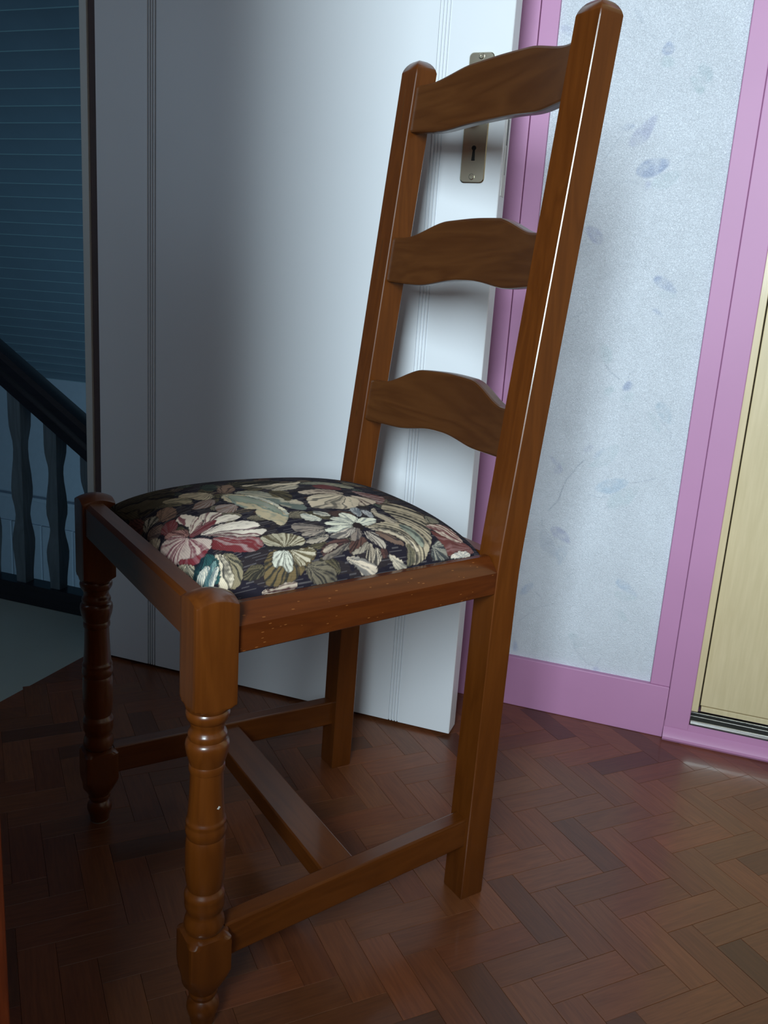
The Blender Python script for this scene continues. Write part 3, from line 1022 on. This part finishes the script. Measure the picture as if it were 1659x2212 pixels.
# upholstered seat with woven floral print
PETALS = [
 (0,(74,68,54),(40,36,36),(-186.8,136.1),[(-195.3,179.2),(-167.7,165.2),(-138.7,148.2),(-117.2,122.2),(-122.2,60.9),(-155.2,41.1),(-171.8,52.3),(-184.3,80.3),(-189.0,133.7)]),
 (0,(76,72,62),(46,44,42),(-57.1,58.0),[(-53.7,87.9),(-24.8,78.0),(13.8,63.2),(-4.3,48.4),(-38.7,45.5),(-54.2,44.1),(-57.1,58.0)]),
 (0,(62,76,74),(44,46,48),(-93.1,68.4),[(-85.2,89.6),(-68.9,90.5),(-73.0,65.6),(-79.4,47.0),(-92.2,53.7)]),
 (0,(168,155,132),(118,108,90),(-86.1,36.7),[(-124.7,59.5),(-110.1,62.8),(-92.7,43.6),(-93.1,19.3),(-104.5,13.3),(-113.3,29.8)]),
 (0,(150,140,116),(110,100,82),(-144.5,59.5),[(-144.5,59.5),(-129.1,56.1),(-118.0,41.6),(-117.6,23.8),(-124.0,19.8),(-136.7,34.7)]),
 (0,(112,106,86),(70,64,54),(-156.6,48.9),[(-156.6,48.9),(-143.0,46.0),(-130.5,29.8),(-131.9,20.3),(-141.0,34.2)]),
 (0,(110,84,78),(160,140,130),(-96.1,9.3),[(-128.7,-2.3),(-112.1,17.3),(-96.1,9.3),(-105.7,-9.8),(-121.0,-10.3)]),
 (0,(122,92,84),(178,156,146),(-84.3,-25.3),[(-104.5,-13.3),(-94.8,-16.8),(-84.3,-25.3),(-96.1,-47.5),(-109.3,-39.2),(-109.7,-28.8)]),
 (0,(104,64,62),(80,52,52),(-178.6,26.8),[(-189.3,74.9),(-179.9,67.5),(-174.3,43.6),(-178.6,26.8),(-187.7,26.3),(-193.9,53.3)]),
 (0,(128,104,96),(92,72,70),(-187.7,8.8),[(-187.7,8.8),(-178.0,10.3),(-166.5,1.8),(-166.5,-8.8),(-175.2,-19.3),(-182.8,-7.8)]),
 (0,(128,100,86),(90,68,62),(-164.2,6.8),[(-157.7,34.2),(-146.7,35.7),(-140.7,26.8),(-144.2,2.8),(-151.2,-3.3),(-163.2,4.3),(-162.7,18.8)]),
 (0,(150,148,138),(66,62,60),(-183.2,13.8),[(-179.7,30.8),(-170.9,36.7),(-161.2,25.8),(-164.5,11.8),(-174.5,17.3),(-183.2,13.8)]),
 (0,(116,50,56),(146,84,86),(-170.2,-32.3),[(-169.1,-9.3),(-158.0,-4.3),(-151.8,-12.3),(-160.7,-35.7),(-170.2,-32.3),(-173.4,-20.8)]),
 (0,(165,118,116),(104,58,60),(-158.5,-64.2),[(-172.5,-26.8),(-160.7,-35.7),(-153.8,-48.9),(-158.5,-64.2),(-163.2,-46.5),(-176.3,-38.7)]),
 (0,(212,202,194),(150,86,90),(-158.5,-64.2),[(-151.8,-12.3),(-141.7,-4.8),(-136.7,-19.8),(-132.6,-36.2),(-136.7,-50.4),(-151.8,-67.0),(-156.1,-62.8),(-147.3,-47.5),(-151.2,-28.3)]),
 (0,(212,204,196),(150,104,104),(-141.0,-62.8),[(-132.3,-33.3),(-122.9,-24.8),(-112.1,-36.7),(-110.5,-44.5),(-121.4,-49.4),(-134.4,-59.0),(-140.1,-60.9),(-128.0,-41.6),(-133.7,-38.7)]),
 (0,(214,208,202),(140,110,108),(-150.3,-74.4),[(-148.8,-70.7),(-128.4,-68.9),(-110.1,-71.6),(-94.4,-79.4),(-87.4,-94.4),(-104.5,-100.7),(-127.3,-87.9),(-143.6,-80.8)]),
 (0,(204,198,192),(124,80,82),(-150.3,-74.4),[(-146.4,-78.5),(-127.7,-88.7),(-104.5,-100.7),(-84.8,-106.9),(-103.2,-118.4),(-124.7,-102.8)]),
 (0,(214,208,200),(134,92,94),(-158.0,-65.1),[(-130.5,-63.2),(-120.3,-50.9),(-106.9,-47.5),(-97.4,-61.4),(-102.8,-66.5),(-117.6,-65.1)]),
 (0,(118,48,58),(156,94,96),(-158.5,-64.2),[(-157.7,-62.3),(-143.3,-59.0),(-123.3,-50.9),(-124.0,-59.5),(-140.7,-68.9),(-155.0,-69.8)]),
 (0,(120,44,52),(180,140,136),(-151.2,-75.8),[(-143.3,-90.9),(-131.9,-97.8),(-122.9,-108.9),(-101.6,-119.1),(-103.2,-132.6),(-114.1,-140.7),(-130.5,-135.0),(-150.3,-112.5),(-150.3,-104.1)]),
 (0,(208,190,188),(168,92,102),(-159.3,-65.6),[(-187.0,-32.8),(-175.6,-37.2),(-163.2,-46.5),(-162.5,-67.9),(-144.5,-88.3),(-147.0,-98.6),(-154.7,-107.7),(-176.7,-115.3),(-184.9,-96.1),(-187.0,-82.5),(-195.6,-70.3),(-195.0,-48.9)]),
 (0,(132,44,58),(176,100,106),(-159.3,-65.6),[(-185.5,-81.2),(-176.3,-102.4),(-166.5,-106.5),(-153.0,-105.3),(-165.5,-114.9),(-176.7,-115.3),(-185.3,-96.5)]),
 (0,(186,130,134),(140,66,76),(-159.3,-65.6),[(-191.4,-30.8),(-195.0,-48.9),(-195.6,-70.3),(-196.0,-83.9),(-199.1,-66.1),(-196.2,-41.6)]),
 (0,(178,166,146),(130,110,96),(-193.9,-21.3),[(-191.1,1.3),(-182.8,-7.8),(-179.9,-24.3),(-186.0,-29.8),(-193.9,-21.3)]),
 (0,(190,184,164),(110,108,96),(-181.1,-100.7),[(-189.3,-83.9),(-178.2,-115.7),(-182.8,-123.3),(-197.6,-126.9),(-199.6,-106.1),(-195.6,-92.7)]),
 (0,(138,130,106),(76,72,62),(-146.7,-128.0),[(-148.8,-126.2),(-139.1,-132.3),(-137.4,-148.5),(-142.0,-165.2),(-152.1,-178.8),(-162.5,-180.3),(-152.7,-156.6)]),
 (0,(208,200,182),(92,86,78),(-150.3,-119.1),[(-154.1,-121.0),(-148.8,-126.2),(-150.3,-158.0),(-161.4,-180.3),(-176.0,-170.9),(-159.1,-147.0)]),
 (0,(40,88,94),(30,50,62),(-159.1,-112.5),[(-172.3,-118.8),(-159.1,-112.5),(-156.1,-124.7),(-156.9,-136.7),(-173.6,-171.4),(-199.6,-129.1),(-192.1,-125.8)]),
 (0,(114,156,158),(80,120,126),(-157.2,-127.3),[(-189.7,-151.2),(-176.9,-144.5),(-158.0,-128.7),(-160.1,-137.1),(-178.2,-152.4),(-186.2,-157.2)]),
 (0,(210,212,204),(130,150,150),(-168.1,-129.8),[(-186.6,-131.2),(-168.1,-129.8),(-168.8,-138.4),(-191.4,-147.9),(-198.7,-134.7)]),
 (0,(208,210,202),(120,140,142),(-159.6,-139.7),[(-184.3,-159.9),(-172.7,-150.0),(-159.6,-139.7),(-162.7,-147.0),(-180.9,-164.5)]),
 (0,(158,154,138),(116,124,114),(-70.7,24.3),[(-69.3,22.8),(-52.3,23.3),(-38.2,11.8),(-30.8,-9.3),(-26.3,-33.8),(-17.8,-57.6),(-21.8,-78.0),(-35.7,-67.5),(-43.1,-48.4),(-48.4,-19.8),(-59.5,6.8)]),
 (0,(178,166,140),(138,148,134),(-80.3,21.3),[(-86.5,13.8),(-77.1,21.8),(-63.2,7.8),(-50.4,-19.3),(-46.0,-48.0),(-48.9,-79.4),(-52.3,-88.3),(-64.7,-104.9),(-70.3,-103.6),(-70.3,-91.4),(-75.8,-86.1),(-79.4,-73.0),(-77.1,-59.9),(-68.4,-49.4),(-80.3,-48.9),(-83.9,-30.3),(-83.9,-21.3),(-88.7,-6.3)]),
 (0,(126,142,132),(164,160,142),(-80.3,21.3),[(-78.5,18.3),(-61.8,-8.3),(-50.9,-51.8),(-53.3,-77.6),(-56.6,-76.2),(-59.9,-44.5),(-70.3,-26.8),(-81.6,-11.3)]),
 (0,(205,200,180),(190,184,166),(-72.6,15.3),[(-64.2,10.3),(-49.4,-17.3),(-45.0,-48.0),(-48.0,-79.9),(-49.4,-80.3),(-48.0,-49.9),(-53.3,-21.3)]),
 (0,(192,182,162),(150,140,124),(-29.8,-43.1),[(-29.8,-43.1),(-19.3,-34.7),(-15.3,-48.4),(-17.8,-57.6),(-27.3,-53.3)]),
 (0,(98,90,68),(60,54,48),(-30.3,10.3),[(-30.3,10.3),(-17.3,10.3),(-11.8,-10.3),(-16.3,-26.3),(-29.8,-43.1),(-26.3,-22.3),(-36.7,-21.8)]),
 (0,(130,106,94),(80,62,58),(-78.5,25.8),[(-81.2,42.6),(-65.6,65.6),(-54.2,70.3),(-59.5,41.6),(-68.4,24.8),(-80.8,25.3)]),
 (0,(188,178,160),(86,80,70),(-60.4,36.7),[(-52.3,53.7),(-25.3,50.9),(3.3,45.5),(33.3,58.0),(26.8,42.1),(5.8,21.8),(-22.8,12.3),(-31.8,36.2)]),
 (0,(196,188,170),(140,130,116),(-25.8,13.3),[(-25.8,13.3),(-3.8,25.3),(16.8,32.8),(15.8,19.3),(-0.3,8.8),(-18.3,8.3)]),
 (0,(108,92,62),(62,58,52),(-84.3,-150.0),[(-113.3,-157.7),(-102.4,-148.5),(-92.2,-147.6),(-82.1,-150.9),(-51.3,-154.7),(-59.5,-167.2),(-74.9,-176.0),(-83.0,-183.6),(-98.6,-190.7),(-116.8,-188.1),(-123.6,-183.0),(-117.2,-168.4)]),
 (0,(172,168,150),(112,96,70),(-85.2,-147.3),[(-102.0,-122.2),(-93.5,-118.8),(-78.9,-121.4),(-66.5,-128.0),(-57.1,-139.7),(-63.7,-146.4),(-78.9,-149.1),(-87.4,-146.4),(-99.5,-138.7)]),
 (0,(192,200,194),(140,136,124),(-87.0,-149.4),[(-102.8,-153.5),(-92.7,-148.8),(-84.8,-152.7),(-84.8,-161.4),(-88.7,-173.4),(-94.4,-178.8),(-97.4,-169.5),(-100.7,-166.5),(-108.5,-170.9)]),
 (0,(188,184,168),(118,102,70),(-82.1,-150.9),[(-81.6,-152.4),(-67.0,-155.0),(-52.8,-155.5),(-60.9,-166.7),(-74.4,-172.3),(-80.8,-173.0),(-82.1,-162.0)]),
 (0,(46,44,46),(46,44,46),(-107.3,-138.7),[(-107.3,-138.7),(-95.2,-142.0),(-81.2,-149.1),(-48.4,-149.1),(-32.8,-144.9),(-61.4,-150.3),(-81.2,-151.8),(-96.9,-145.5)]),
 (0,(180,168,158),(86,46,50),(-128.7,-194.5),[(-128.7,-194.5),(-119.9,-191.4),(-113.3,-194.5),(-103.6,-189.7),(-85.7,-190.2),(-88.7,-196.0),(-103.6,-199.5),(-122.9,-199.5)]),
 (0,(112,106,92),(58,54,54),(-70.3,-175.0),[(-75.3,-176.9),(-59.5,-172.3),(-48.4,-176.0),(-40.2,-186.0),(-37.2,-196.9),(-63.7,-196.2),(-70.3,-187.5)]),
 (0,(150,148,130),(86,94,88),(21.8,39.7),[(21.8,39.7),(48.4,48.9),(69.3,42.6),(91.4,12.3),(78.0,1.3),(59.5,23.3),(34.2,31.8)]),
 (0,(100,46,50),(120,70,70),(61.4,-7.3),[(36.7,25.3),(55.2,26.8),(64.2,7.3),(61.4,-7.3),(46.5,-1.8),(32.8,10.3)]),
 (0,(188,174,160),(110,90,84),(55.2,-25.3),[(-0.8,-4.8),(27.3,1.8),(43.1,-1.3),(53.7,-21.3),(50.4,-29.8),(21.8,-15.8),(5.3,-21.8)]),
 (0,(104,58,60),(176,146,138),(56.1,-25.8),[(72.1,-7.3),(84.8,-19.8),(102.4,-33.3),(102.8,-45.5),(83.9,-71.2),(71.2,-71.6),(83.4,-57.1),(74.4,-38.7)]),
 (0,(188,174,160),(104,74,74),(55.2,-27.8),[(57.1,-32.8),(68.4,-42.6),(79.4,-57.6),(75.8,-68.4),(62.3,-74.9),(45.5,-78.9),(59.0,-61.4)]),
 (0,(192,180,162),(128,116,102),(53.7,-30.3),[(-3.3,-37.7),(12.8,-24.8),(31.3,-24.3),(49.4,-29.8),(47.5,-41.6),(60.9,-43.1),(55.2,-64.2),(40.6,-81.6),(21.3,-85.2),(11.3,-78.5),(-13.8,-72.1),(-8.8,-60.4)]),
 (1,(170,160,140),(76,70,64),(29.8,-180.3),[(89.2,-70.7),(110.5,-73.5),(124.0,-94.4),(119.1,-122.9),(105.7,-157.7),(94.0,-176.3),(80.8,-192.1),(58.0,-192.9),(64.7,-167.9),(62.3,-162.7),(51.8,-150.6),(35.7,-137.1),(21.3,-131.6),(40.2,-129.1),(59.0,-127.3),(76.7,-124.7),(73.9,-108.5),(70.3,-90.1)]),
 (1,(134,146,136),(88,92,86),(29.8,-180.3),[(70.7,-132.3),(82.1,-140.4),(88.7,-159.9),(88.7,-172.5),(82.1,-173.2),(77.6,-159.1),(71.6,-141.4)]),
 (1,(192,182,164),(96,90,82),(29.8,-180.3),[(20.8,-132.6),(45.5,-140.4),(63.2,-151.8),(73.5,-167.7),(77.6,-179.0),(73.5,-176.5),(66.5,-163.5),(51.8,-150.6)]),
 (0,(106,102,84),(84,80,68),(67.0,-168.1),[(64.7,-167.9),(67.9,-171.6),(69.8,-179.2),(67.9,-192.3),(56.6,-192.6),(62.8,-178.4)]),
 (0,(172,162,146),(120,110,100),(54.2,-94.8),[(54.2,-94.8),(62.3,-87.0),(57.1,-99.9),(62.3,-107.7),(67.5,-119.5),(76.7,-124.7),(62.8,-131.6),(56.6,-121.0),(51.8,-111.3)]),
 (0,(138,128,124),(78,72,74),(-22.8,-125.5),[(-56.6,-106.1),(-43.1,-110.1),(-23.8,-123.3),(-29.3,-129.5),(-49.4,-128.0),(-61.8,-120.3)]),
 (0,(194,198,190),(150,152,146),(-19.8,-106.1),[(-33.3,-82.5),(-23.8,-93.1),(-18.8,-104.1),(-23.8,-109.3),(-40.2,-100.3)]),
 (0,(188,188,178),(130,128,120),(-2.8,-98.6),[(-18.8,-81.6),(-7.8,-87.4),(-2.8,-98.6),(-10.8,-99.1),(-17.8,-92.2)]),
 (0,(152,142,136),(90,84,82),(-27.3,-129.8),[(-58.0,-130.5),(-41.6,-126.6),(-26.8,-128.7),(-33.3,-137.1),(-53.3,-135.4)]),
 (0,(164,156,146),(96,90,86),(-29.3,-141.4),[(-57.6,-143.6),(-45.0,-139.1),(-29.8,-138.1),(-30.8,-143.9),(-43.6,-148.5),(-57.1,-146.7)]),
 (0,(90,62,62),(60,44,46),(-7.3,-153.0),[(-48.4,-162.7),(-40.2,-154.4),(-29.3,-149.7),(-10.3,-150.6),(-7.8,-154.1),(-30.3,-160.1),(-47.0,-169.3)]),
 (0,(124,116,110),(78,70,68),(-7.3,-155.2),[(-51.8,-170.9),(-41.1,-167.2),(-21.3,-159.3),(-7.3,-155.2),(-11.3,-160.9),(-22.3,-166.0),(-46.0,-171.6)]),
 (0,(168,156,144),(110,98,92),(-19.3,-155.8),[(-45.5,-160.9),(-37.2,-156.3),(-23.3,-155.0),(-32.3,-159.9),(-43.6,-163.5)]),
 (0,(94,66,62),(62,46,46),(13.3,-146.1),[(-13.8,-164.0),(-6.3,-155.5),(9.8,-148.5),(14.3,-156.3),(7.3,-164.0),(-10.3,-168.8),(-13.8,-171.4)]),
 (0,(144,138,128),(96,88,84),(14.3,-156.3),[(-13.8,-171.4),(-4.3,-166.7),(6.3,-163.7),(14.3,-156.3),(7.8,-167.4),(-4.8,-170.7)]),
 (0,(92,62,60),(70,50,50),(29.3,-168.1),[(26.3,-167.7),(34.2,-170.9),(29.8,-180.3),(25.8,-180.7)]),
 (0,(154,146,134),(66,60,60),(15.8,-158.0),[(3.8,-175.0),(15.3,-159.1),(16.8,-167.7),(14.3,-176.5),(8.8,-186.4),(3.8,-182.4)]),
 (0,(168,160,148),(78,72,68),(20.3,-167.9),[(12.8,-181.8),(18.3,-169.8),(23.3,-168.6),(23.8,-176.7),(17.8,-186.0),(11.8,-187.7)]),
 (0,(114,92,84),(74,64,62),(19.8,-134.4),[(30.8,-141.4),(46.5,-151.2),(56.6,-163.5),(59.9,-169.8),(45.0,-163.2),(36.7,-155.8)]),
 (0,(166,160,154),(78,68,70),(18.8,-136.1),[(18.3,-141.0),(26.8,-144.2),(33.3,-153.8),(33.3,-169.8),(28.8,-169.3),(20.8,-159.9),(16.8,-150.0)]),
 (0,(128,118,114),(88,78,78),(15.3,-131.9),[(-4.8,-150.3),(5.8,-137.1),(13.8,-132.6),(14.3,-142.0),(9.8,-148.5),(-1.8,-153.5)]),
 (0,(206,212,202),(158,158,148),(15.8,-126.2),[(-8.3,-104.5),(7.8,-105.7),(16.3,-114.5),(16.3,-122.5),(5.3,-118.4),(-4.8,-112.1)]),
 (0,(206,212,202),(158,158,148),(15.8,-126.2),[(-21.8,-115.3),(-4.8,-112.1),(11.3,-119.5),(13.3,-125.8),(4.8,-126.9),(-15.3,-121.8)]),
 (0,(206,212,202),(158,158,148),(15.8,-126.2),[(-29.8,-132.6),(-17.8,-125.8),(2.3,-125.5),(11.8,-128.4),(0.8,-136.1),(-15.8,-136.7)]),
 (0,(206,212,202),(158,158,148),(15.8,-126.2),[(10.3,-94.8),(18.3,-96.5),(23.8,-109.3),(24.3,-114.1),(16.8,-121.8),(15.3,-110.1),(6.8,-103.2)]),
 (0,(206,212,202),(158,158,148),(15.8,-126.2),[(20.3,-117.2),(32.8,-113.3),(48.0,-117.6),(38.2,-128.4),(23.3,-129.8),(17.3,-126.6)]),
 (0,(184,176,168),(120,110,106),(13.8,-129.8),[(-29.8,-142.6),(-14.3,-137.7),(6.3,-131.9),(11.3,-131.2),(4.3,-140.1),(-11.3,-147.9),(-20.8,-145.8)]),
 (0,(172,180,188),(120,124,130),(26.8,-112.1),[(26.8,-87.4),(41.6,-81.6),(35.7,-102.4),(29.8,-110.5),(28.3,-101.2)]),
 (0,(166,172,182),(110,112,118),(44.5,-93.1),[(42.6,-90.5),(49.4,-96.9),(48.4,-108.9),(42.6,-114.9),(39.2,-102.4)]),
 (0,(52,42,44),(52,42,44),(15.3,-127.3),[(12.3,-124.7),(18.8,-122.2),(21.3,-131.6),(17.3,-139.1),(14.3,-131.9),(9.3,-130.9)]),
 (0,(194,184,172),(138,128,120),(-23.3,-174.1),[(-23.3,-174.1),(-10.8,-175.0),(0.8,-180.1),(13.3,-187.9),(16.3,-195.3),(-2.8,-195.3),(-7.3,-188.6),(-14.8,-181.5)]),
 (0,(194,186,172),(156,146,132),(32.8,-177.8),[(32.8,-177.8),(42.1,-181.8),(55.7,-192.6),(57.1,-195.0),(41.1,-195.3),(39.2,-186.0)]),
 (0,(132,130,118),(78,76,70),(130.2,-104.1),[(130.2,-104.1),(143.0,-112.5),(142.3,-124.4),(118.8,-130.5),(120.7,-120.3)]),
 (0,(144,146,140),(78,80,82),(100.3,-174.7),[(94.0,-186.2),(100.3,-174.7),(113.3,-166.9),(119.1,-175.0),(121.0,-185.1),(118.0,-193.4),(101.6,-192.3)]),
 (0,(102,56,56),(152,102,98),(171.2,-179.0),[(108.5,-146.7),(121.4,-156.6),(138.4,-167.9),(157.4,-170.0),(167.4,-179.9),(167.9,-189.0),(137.7,-187.5),(122.9,-191.1),(119.5,-173.9)]),
 (0,(196,184,176),(142,84,82),(162.0,-175.0),[(107.7,-138.7),(130.2,-131.6),(148.8,-130.2),(153.8,-149.7),(155.8,-170.2),(139.1,-166.7),(122.2,-155.2),(116.8,-144.9)]),
 (0,(208,204,198),(180,174,168),(143.9,-192.6),[(122.9,-192.1),(138.1,-185.3),(155.2,-185.5),(163.7,-192.6),(143.9,-194.2)]),
]
SQ = [(.010, .016), (.006, .380), (.362, .360), (.352, .048)]
NS = NTt = 440
ZE, ZH, E1, E2 = 0.434, 0.055, 2.4, 0.38


def cushion_xyz(S, T):
    # squircle mapping rounds the plan corners
    k = 0.05
    s = S * np.sqrt(1 - k * T * T)
    t = T * np.sqrt(1 - k * S * S)
    a, b = (s + 1) / 2, (t + 1) / 2
    x = (SQ[0][0] * (1 - a) + SQ[3][0] * a) * (1 - b) + (SQ[1][0] * (1 - a) + SQ[2][0] * a) * b
    y = (SQ[0][1] * (1 - a) + SQ[3][1] * a) * (1 - b) + (SQ[1][1] * (1 - a) + SQ[2][1] * a) * b
    h = (np.clip(1 - np.abs(S) ** E1, 0, 1) * np.clip(1 - np.abs(T) ** E1, 0, 1)) ** E2
    return x, y, ZE + ZH * h


# surface lengths from the crown, so the print lies evenly over top and flanks
aq = np.linspace(0, 1, 4001)
al = np.concatenate([[0], np.cumsum(np.hypot(np.diff(aq * 0.176), np.diff(ZH * np.clip(1 - aq ** E1, 0, 1) ** E2)))])


def noise2(U, V, sc, seed):
    r = np.random.default_rng(seed)
    g_ = r.random((int(0.5 * sc) + 3, int(0.5 * sc) + 3))
    fu, fv = (U + 0.25) * sc, (V + 0.25) * sc
    iu, iv = fu.astype(int), fv.astype(int)
    tu, tv = fu - iu, fv - iv
    tu, tv = tu * tu * (3 - 2 * tu), tv * tv * (3 - 2 * tv)
    return (g_[iu, iv] * (1 - tu) + g_[iu + 1, iv] * tu) * (1 - tv) + (g_[iu, iv + 1] * (1 - tu) + g_[iu + 1, iv + 1] * tu) * tv


def tapestry(U, V):
    C = np.empty(U.shape + (3,))
    C[:] = s2l((42, 38, 48))
    n = noise2(U, V, 60, 3)
    C[n > 0.62] = s2l((54, 47, 50))
    # thin weft dashes over the ground
    row = np.floor((V + 0.25) / 0.0042).astype(int)
    ph = (V + 0.25) / 0.0042 - row
    r = np.random.default_rng(5).random((400, 64))
    colx = np.clip(((U + 0.25) * 110 + 13 * np.sin(row * 7.1)).astype(int), 0, 63)
    C[(ph > 0.72) & (r[row, colx] > 0.45)] = s2l((96, 90, 92))
    ju = (noise2(U, V, 420, 8) - 0.5) * 0.0022
    jv = (noise2(U, V, 420, 9) - 0.5) * 0.0022
    Uj, Vj = U + ju, V + jv
    # muted leaves fill the ground between the big flowers
    fr = np.random.default_rng(21)
    tones = [((92, 86, 68), (56, 52, 46)), ((104, 92, 82), (62, 54, 52)), ((86, 66, 62), (56, 46, 48)), ((118, 112, 98), (70, 64, 58)), ((74, 84, 80), (48, 52, 54))]
    fill = []
    for _ in range(150):
        u0, v0 = fr.uniform(-0.2, 0.2, 2)
        an, ln, wd = fr.uniform(0, 2 * math.pi), fr.uniform(0.020, 0.042), fr.uniform(0.005, 0.010)
        if v0 < -0.10 and fr.random() < 0.75:
            continue
        ca, sa = math.cos(an), math.sin(an)
        c1, c2 = tones[fr.integers(5)]
        p_ = [(0, 0), (0.3 * ln, wd), (0.7 * ln, 0.9 * wd), (ln, 0.1 * wd), (0.7 * ln, -0.7 * wd), (0.3 * ln, -wd)]
        fill.append((0, c1, c2, (1000 * u0, 1000 * v0), [(1000 * (u0 + a * ca - b * sa), 1000 * (v0 + a * sa + b * ca)) for a, b in p_]))
    for q, (mode, c1, c2, base, pts) in enumerate(fill + PETALS):
        pts = np.array(pts) / 1000
        d, m = poly_field(Uj, Vj, smooth_poly(pts), 0.004)
        if d is None:
            continue
        bu, bv = base[0] / 1000, base[1] / 1000
        ang = np.arctan2(V - bv, U - bu)
        rad = np.hypot(U - bu, V - bv)
        rr_ = np.random.default_rng(100 + q)
        tab = rr_.random(256)
        if mode == 1:
            w = rad * 420
        else:
            w = (ang + math.pi) * 17.0 + 0.5 * np.sin(rad * 190) + 2.0 * noise2(U, V, 110, 400 + q % 11)
        i0 = np.floor(w).astype(int)
        f = w - i0
        f = f * f * (3 - 2 * f)
        st = tab[i0 % 256] * (1 - f) + tab[(i0 + 1) % 256] * f
        st = st + 0.30 * (noise2(U, V, 300, 200 + q % 17) - 0.5)
        mix = np.clip((st - 0.52) * 2.6 + 0.36 - 0.25 * np.clip(rad / 0.045 - 0.5, -0.6, 0.8), 0, 1)[..., None]
        fade = (0.86 + 0.28 * noise2(U, V, 90, 300 + q % 13))[..., None]
        c1, c2 = [tuple(0.80 * v + 0.20 * (0.4 * c[0] + 0.6 * c[1]) for v in c) for c in (c1, c2)]
        c1 = tuple(min(255, v * w_) for v, w_ in zip(c1, (1.19, 1.13, 1.06)))
        pc_ = (np.array(s2l(c1)) * (1 - mix) + np.array(s2l(c2)) * mix) * fade
        rim = np.clip((d + 0.0026) / 0.0012, 0, 1)[..., None] * 0.6
        dark = np.array(s2l((40, 34, 38)))
        C = C * (1 - rim) + dark * rim
        a_ = np.clip(0.5 + (d + 0.0012) / 0.0008, 0, 1)[..., None]
        C = C * (1 - a_) + pc_ * a_
    return C


lin = np.linspace(-al[-1], al[-1], NS)
par = np.sign(lin) * np.interp(np.abs(lin), al, aq)
S, T = np.meshgrid(par, par, indexing='ij')
LU, LV = np.meshgrid(lin, lin, indexing='ij')
cx, cy, cz = cushion_xyz(S, T)
C = tapestry(LU, LV)
V = np.stack([cx - OX, cy - OY, cz], -1).reshape(-1, 3)
idx = np.arange(NS * NTt).reshape(NS, NTt)
Fq = np.stack([idx[:-1, :-1], idx[1:, :-1], idx[1:, 1:], idx[:-1, 1:]], -1).reshape(-1, 4)
# skirt down between the rails
bord = np.concatenate([idx[0, :-1], idx[:-1, -1], idx[-1, :0:-1], idx[:0:-1, 0]])
sk = V[bord].copy()
sk[:, 2] = 0.415
n0 = len(V)
nb = len(bord)
SF = [(int(bord[k]), int(bord[(k + 1) % nb]), n0 + (k + 1) % nb, n0 + k) for k in range(nb)]
SF.append(tuple(n0 + k for k in range(nb - 1, -1, -1)))
me = bpy.data.meshes.new('seat_cushion')
me.from_pydata(np.vstack([V, sk]).tolist(), [], Fq.tolist() + SF)
at = me.color_attributes.new('print', 'FLOAT_COLOR', 'POINT')
CC = np.ones((n0 + nb, 4), dtype=np.float32)
CC[:n0, :3] = C.reshape(-1, 3)
CC[n0:, :3] = s2l((44, 38, 46))
at.data.foreach_set('color', CC.ravel())
me.shade_smooth()
me.set_sharp_from_angle(angle=math.radians(60))
me.materials.append(M['cushion'])
o = bpy.data.objects.new('seat_cushion', me)
COL.objects.link(o)
o.parent = chair
o['label'] = 'dark tapestry seat cushion woven with flowers and leaves'

# ------------------------------------------------------------------ tall cabinet at the left edge
cb = empty('wooden_cabinet', (-0.317, -0.570, 0), 'tall reddish brown wooden cabinet at the left edge of the picture', 'cabinet')


def kbox(name, x0, x1, y0, y1, z0, z1, parent=cb, bev=0.002, mat=None):
    return box(name, x0 + 0.21, x1 + 0.21, y0 + 0.68, y1 + 0.68, z0, z1, mat or M['cab'], parent, bev)


kbox('plinth', -0.50, 0.085, -0.99, -0.365, 0.0, 0.07)
kbox('side_panel', -0.52, 0.100, -0.371, -0.351, 0.07, 2.05)
kbox('side_panel', -0.52, 0.100, -1.005, -0.985, 0.07, 2.05)
kbox('back_panel', -0.52, -0.505, -0.985, -0.371, 0.07, 2.05)
kbox('top_panel', -0.53, 0.110, -1.015, -0.345, 2.05, 2.08)
kbox('bottom_panel', -0.505, 0.100, -0.985, -0.371, 0.07, 0.09)
for y0, y1, hy in ((-0.677, -0.371, -0.65), (-0.985, -0.679, -0.71)):
    d = kbox('door', 0.084, 0.103, y0 + 0.001, y1 - 0.001, 0.092, 2.048)
    kbox('door_knob', 0.103, 0.120, hy - 0.008, hy + 0.008, 0.992, 1.008, d, 0.004, M['nickel'])

# ------------------------------------------------------------------ unseen bed, added to shade the floor and lower chair
bd = empty('added_shade_bed', (1.05, -1.5, 0), 'unseen low bed with grey quilt, added to shade the floor and lower chair', 'bed')


def bbox(name, x0, x1, y0, y1, z0, z1, mat, bev):
    return box(name, x0 - 1.05, x1 - 1.05, y0 + 1.5, y1 + 1.5, z0, z1, mat, bd, bev, 3)


bbox('headboard', 2.02, 2.06, -2.30, -0.73, 0.0, 0.95, M['cab'], 0.006)
bbox('bed_frame', 0.06, 2.02, -2.28, -0.74, 0.22, 0.38, M['cab'], 0.006)
bbox('mattress', 0.07, 2.02, -2.27, -0.75, 0.38, 0.585, M['quilt'], 0.04)
bbox('quilt', 0.055, 2.00, -2.285, -0.735, 0.40, 0.60, M['quilt'], 0.03)
for x, y in ((0.10, -2.24), (0.10, -0.78), (1.98, -2.24), (1.98, -0.78)):
    bbox('leg', x - 0.03, x + 0.03, y - 0.03, y + 0.03, 0.0, 0.22, M['cab'], 0.003)
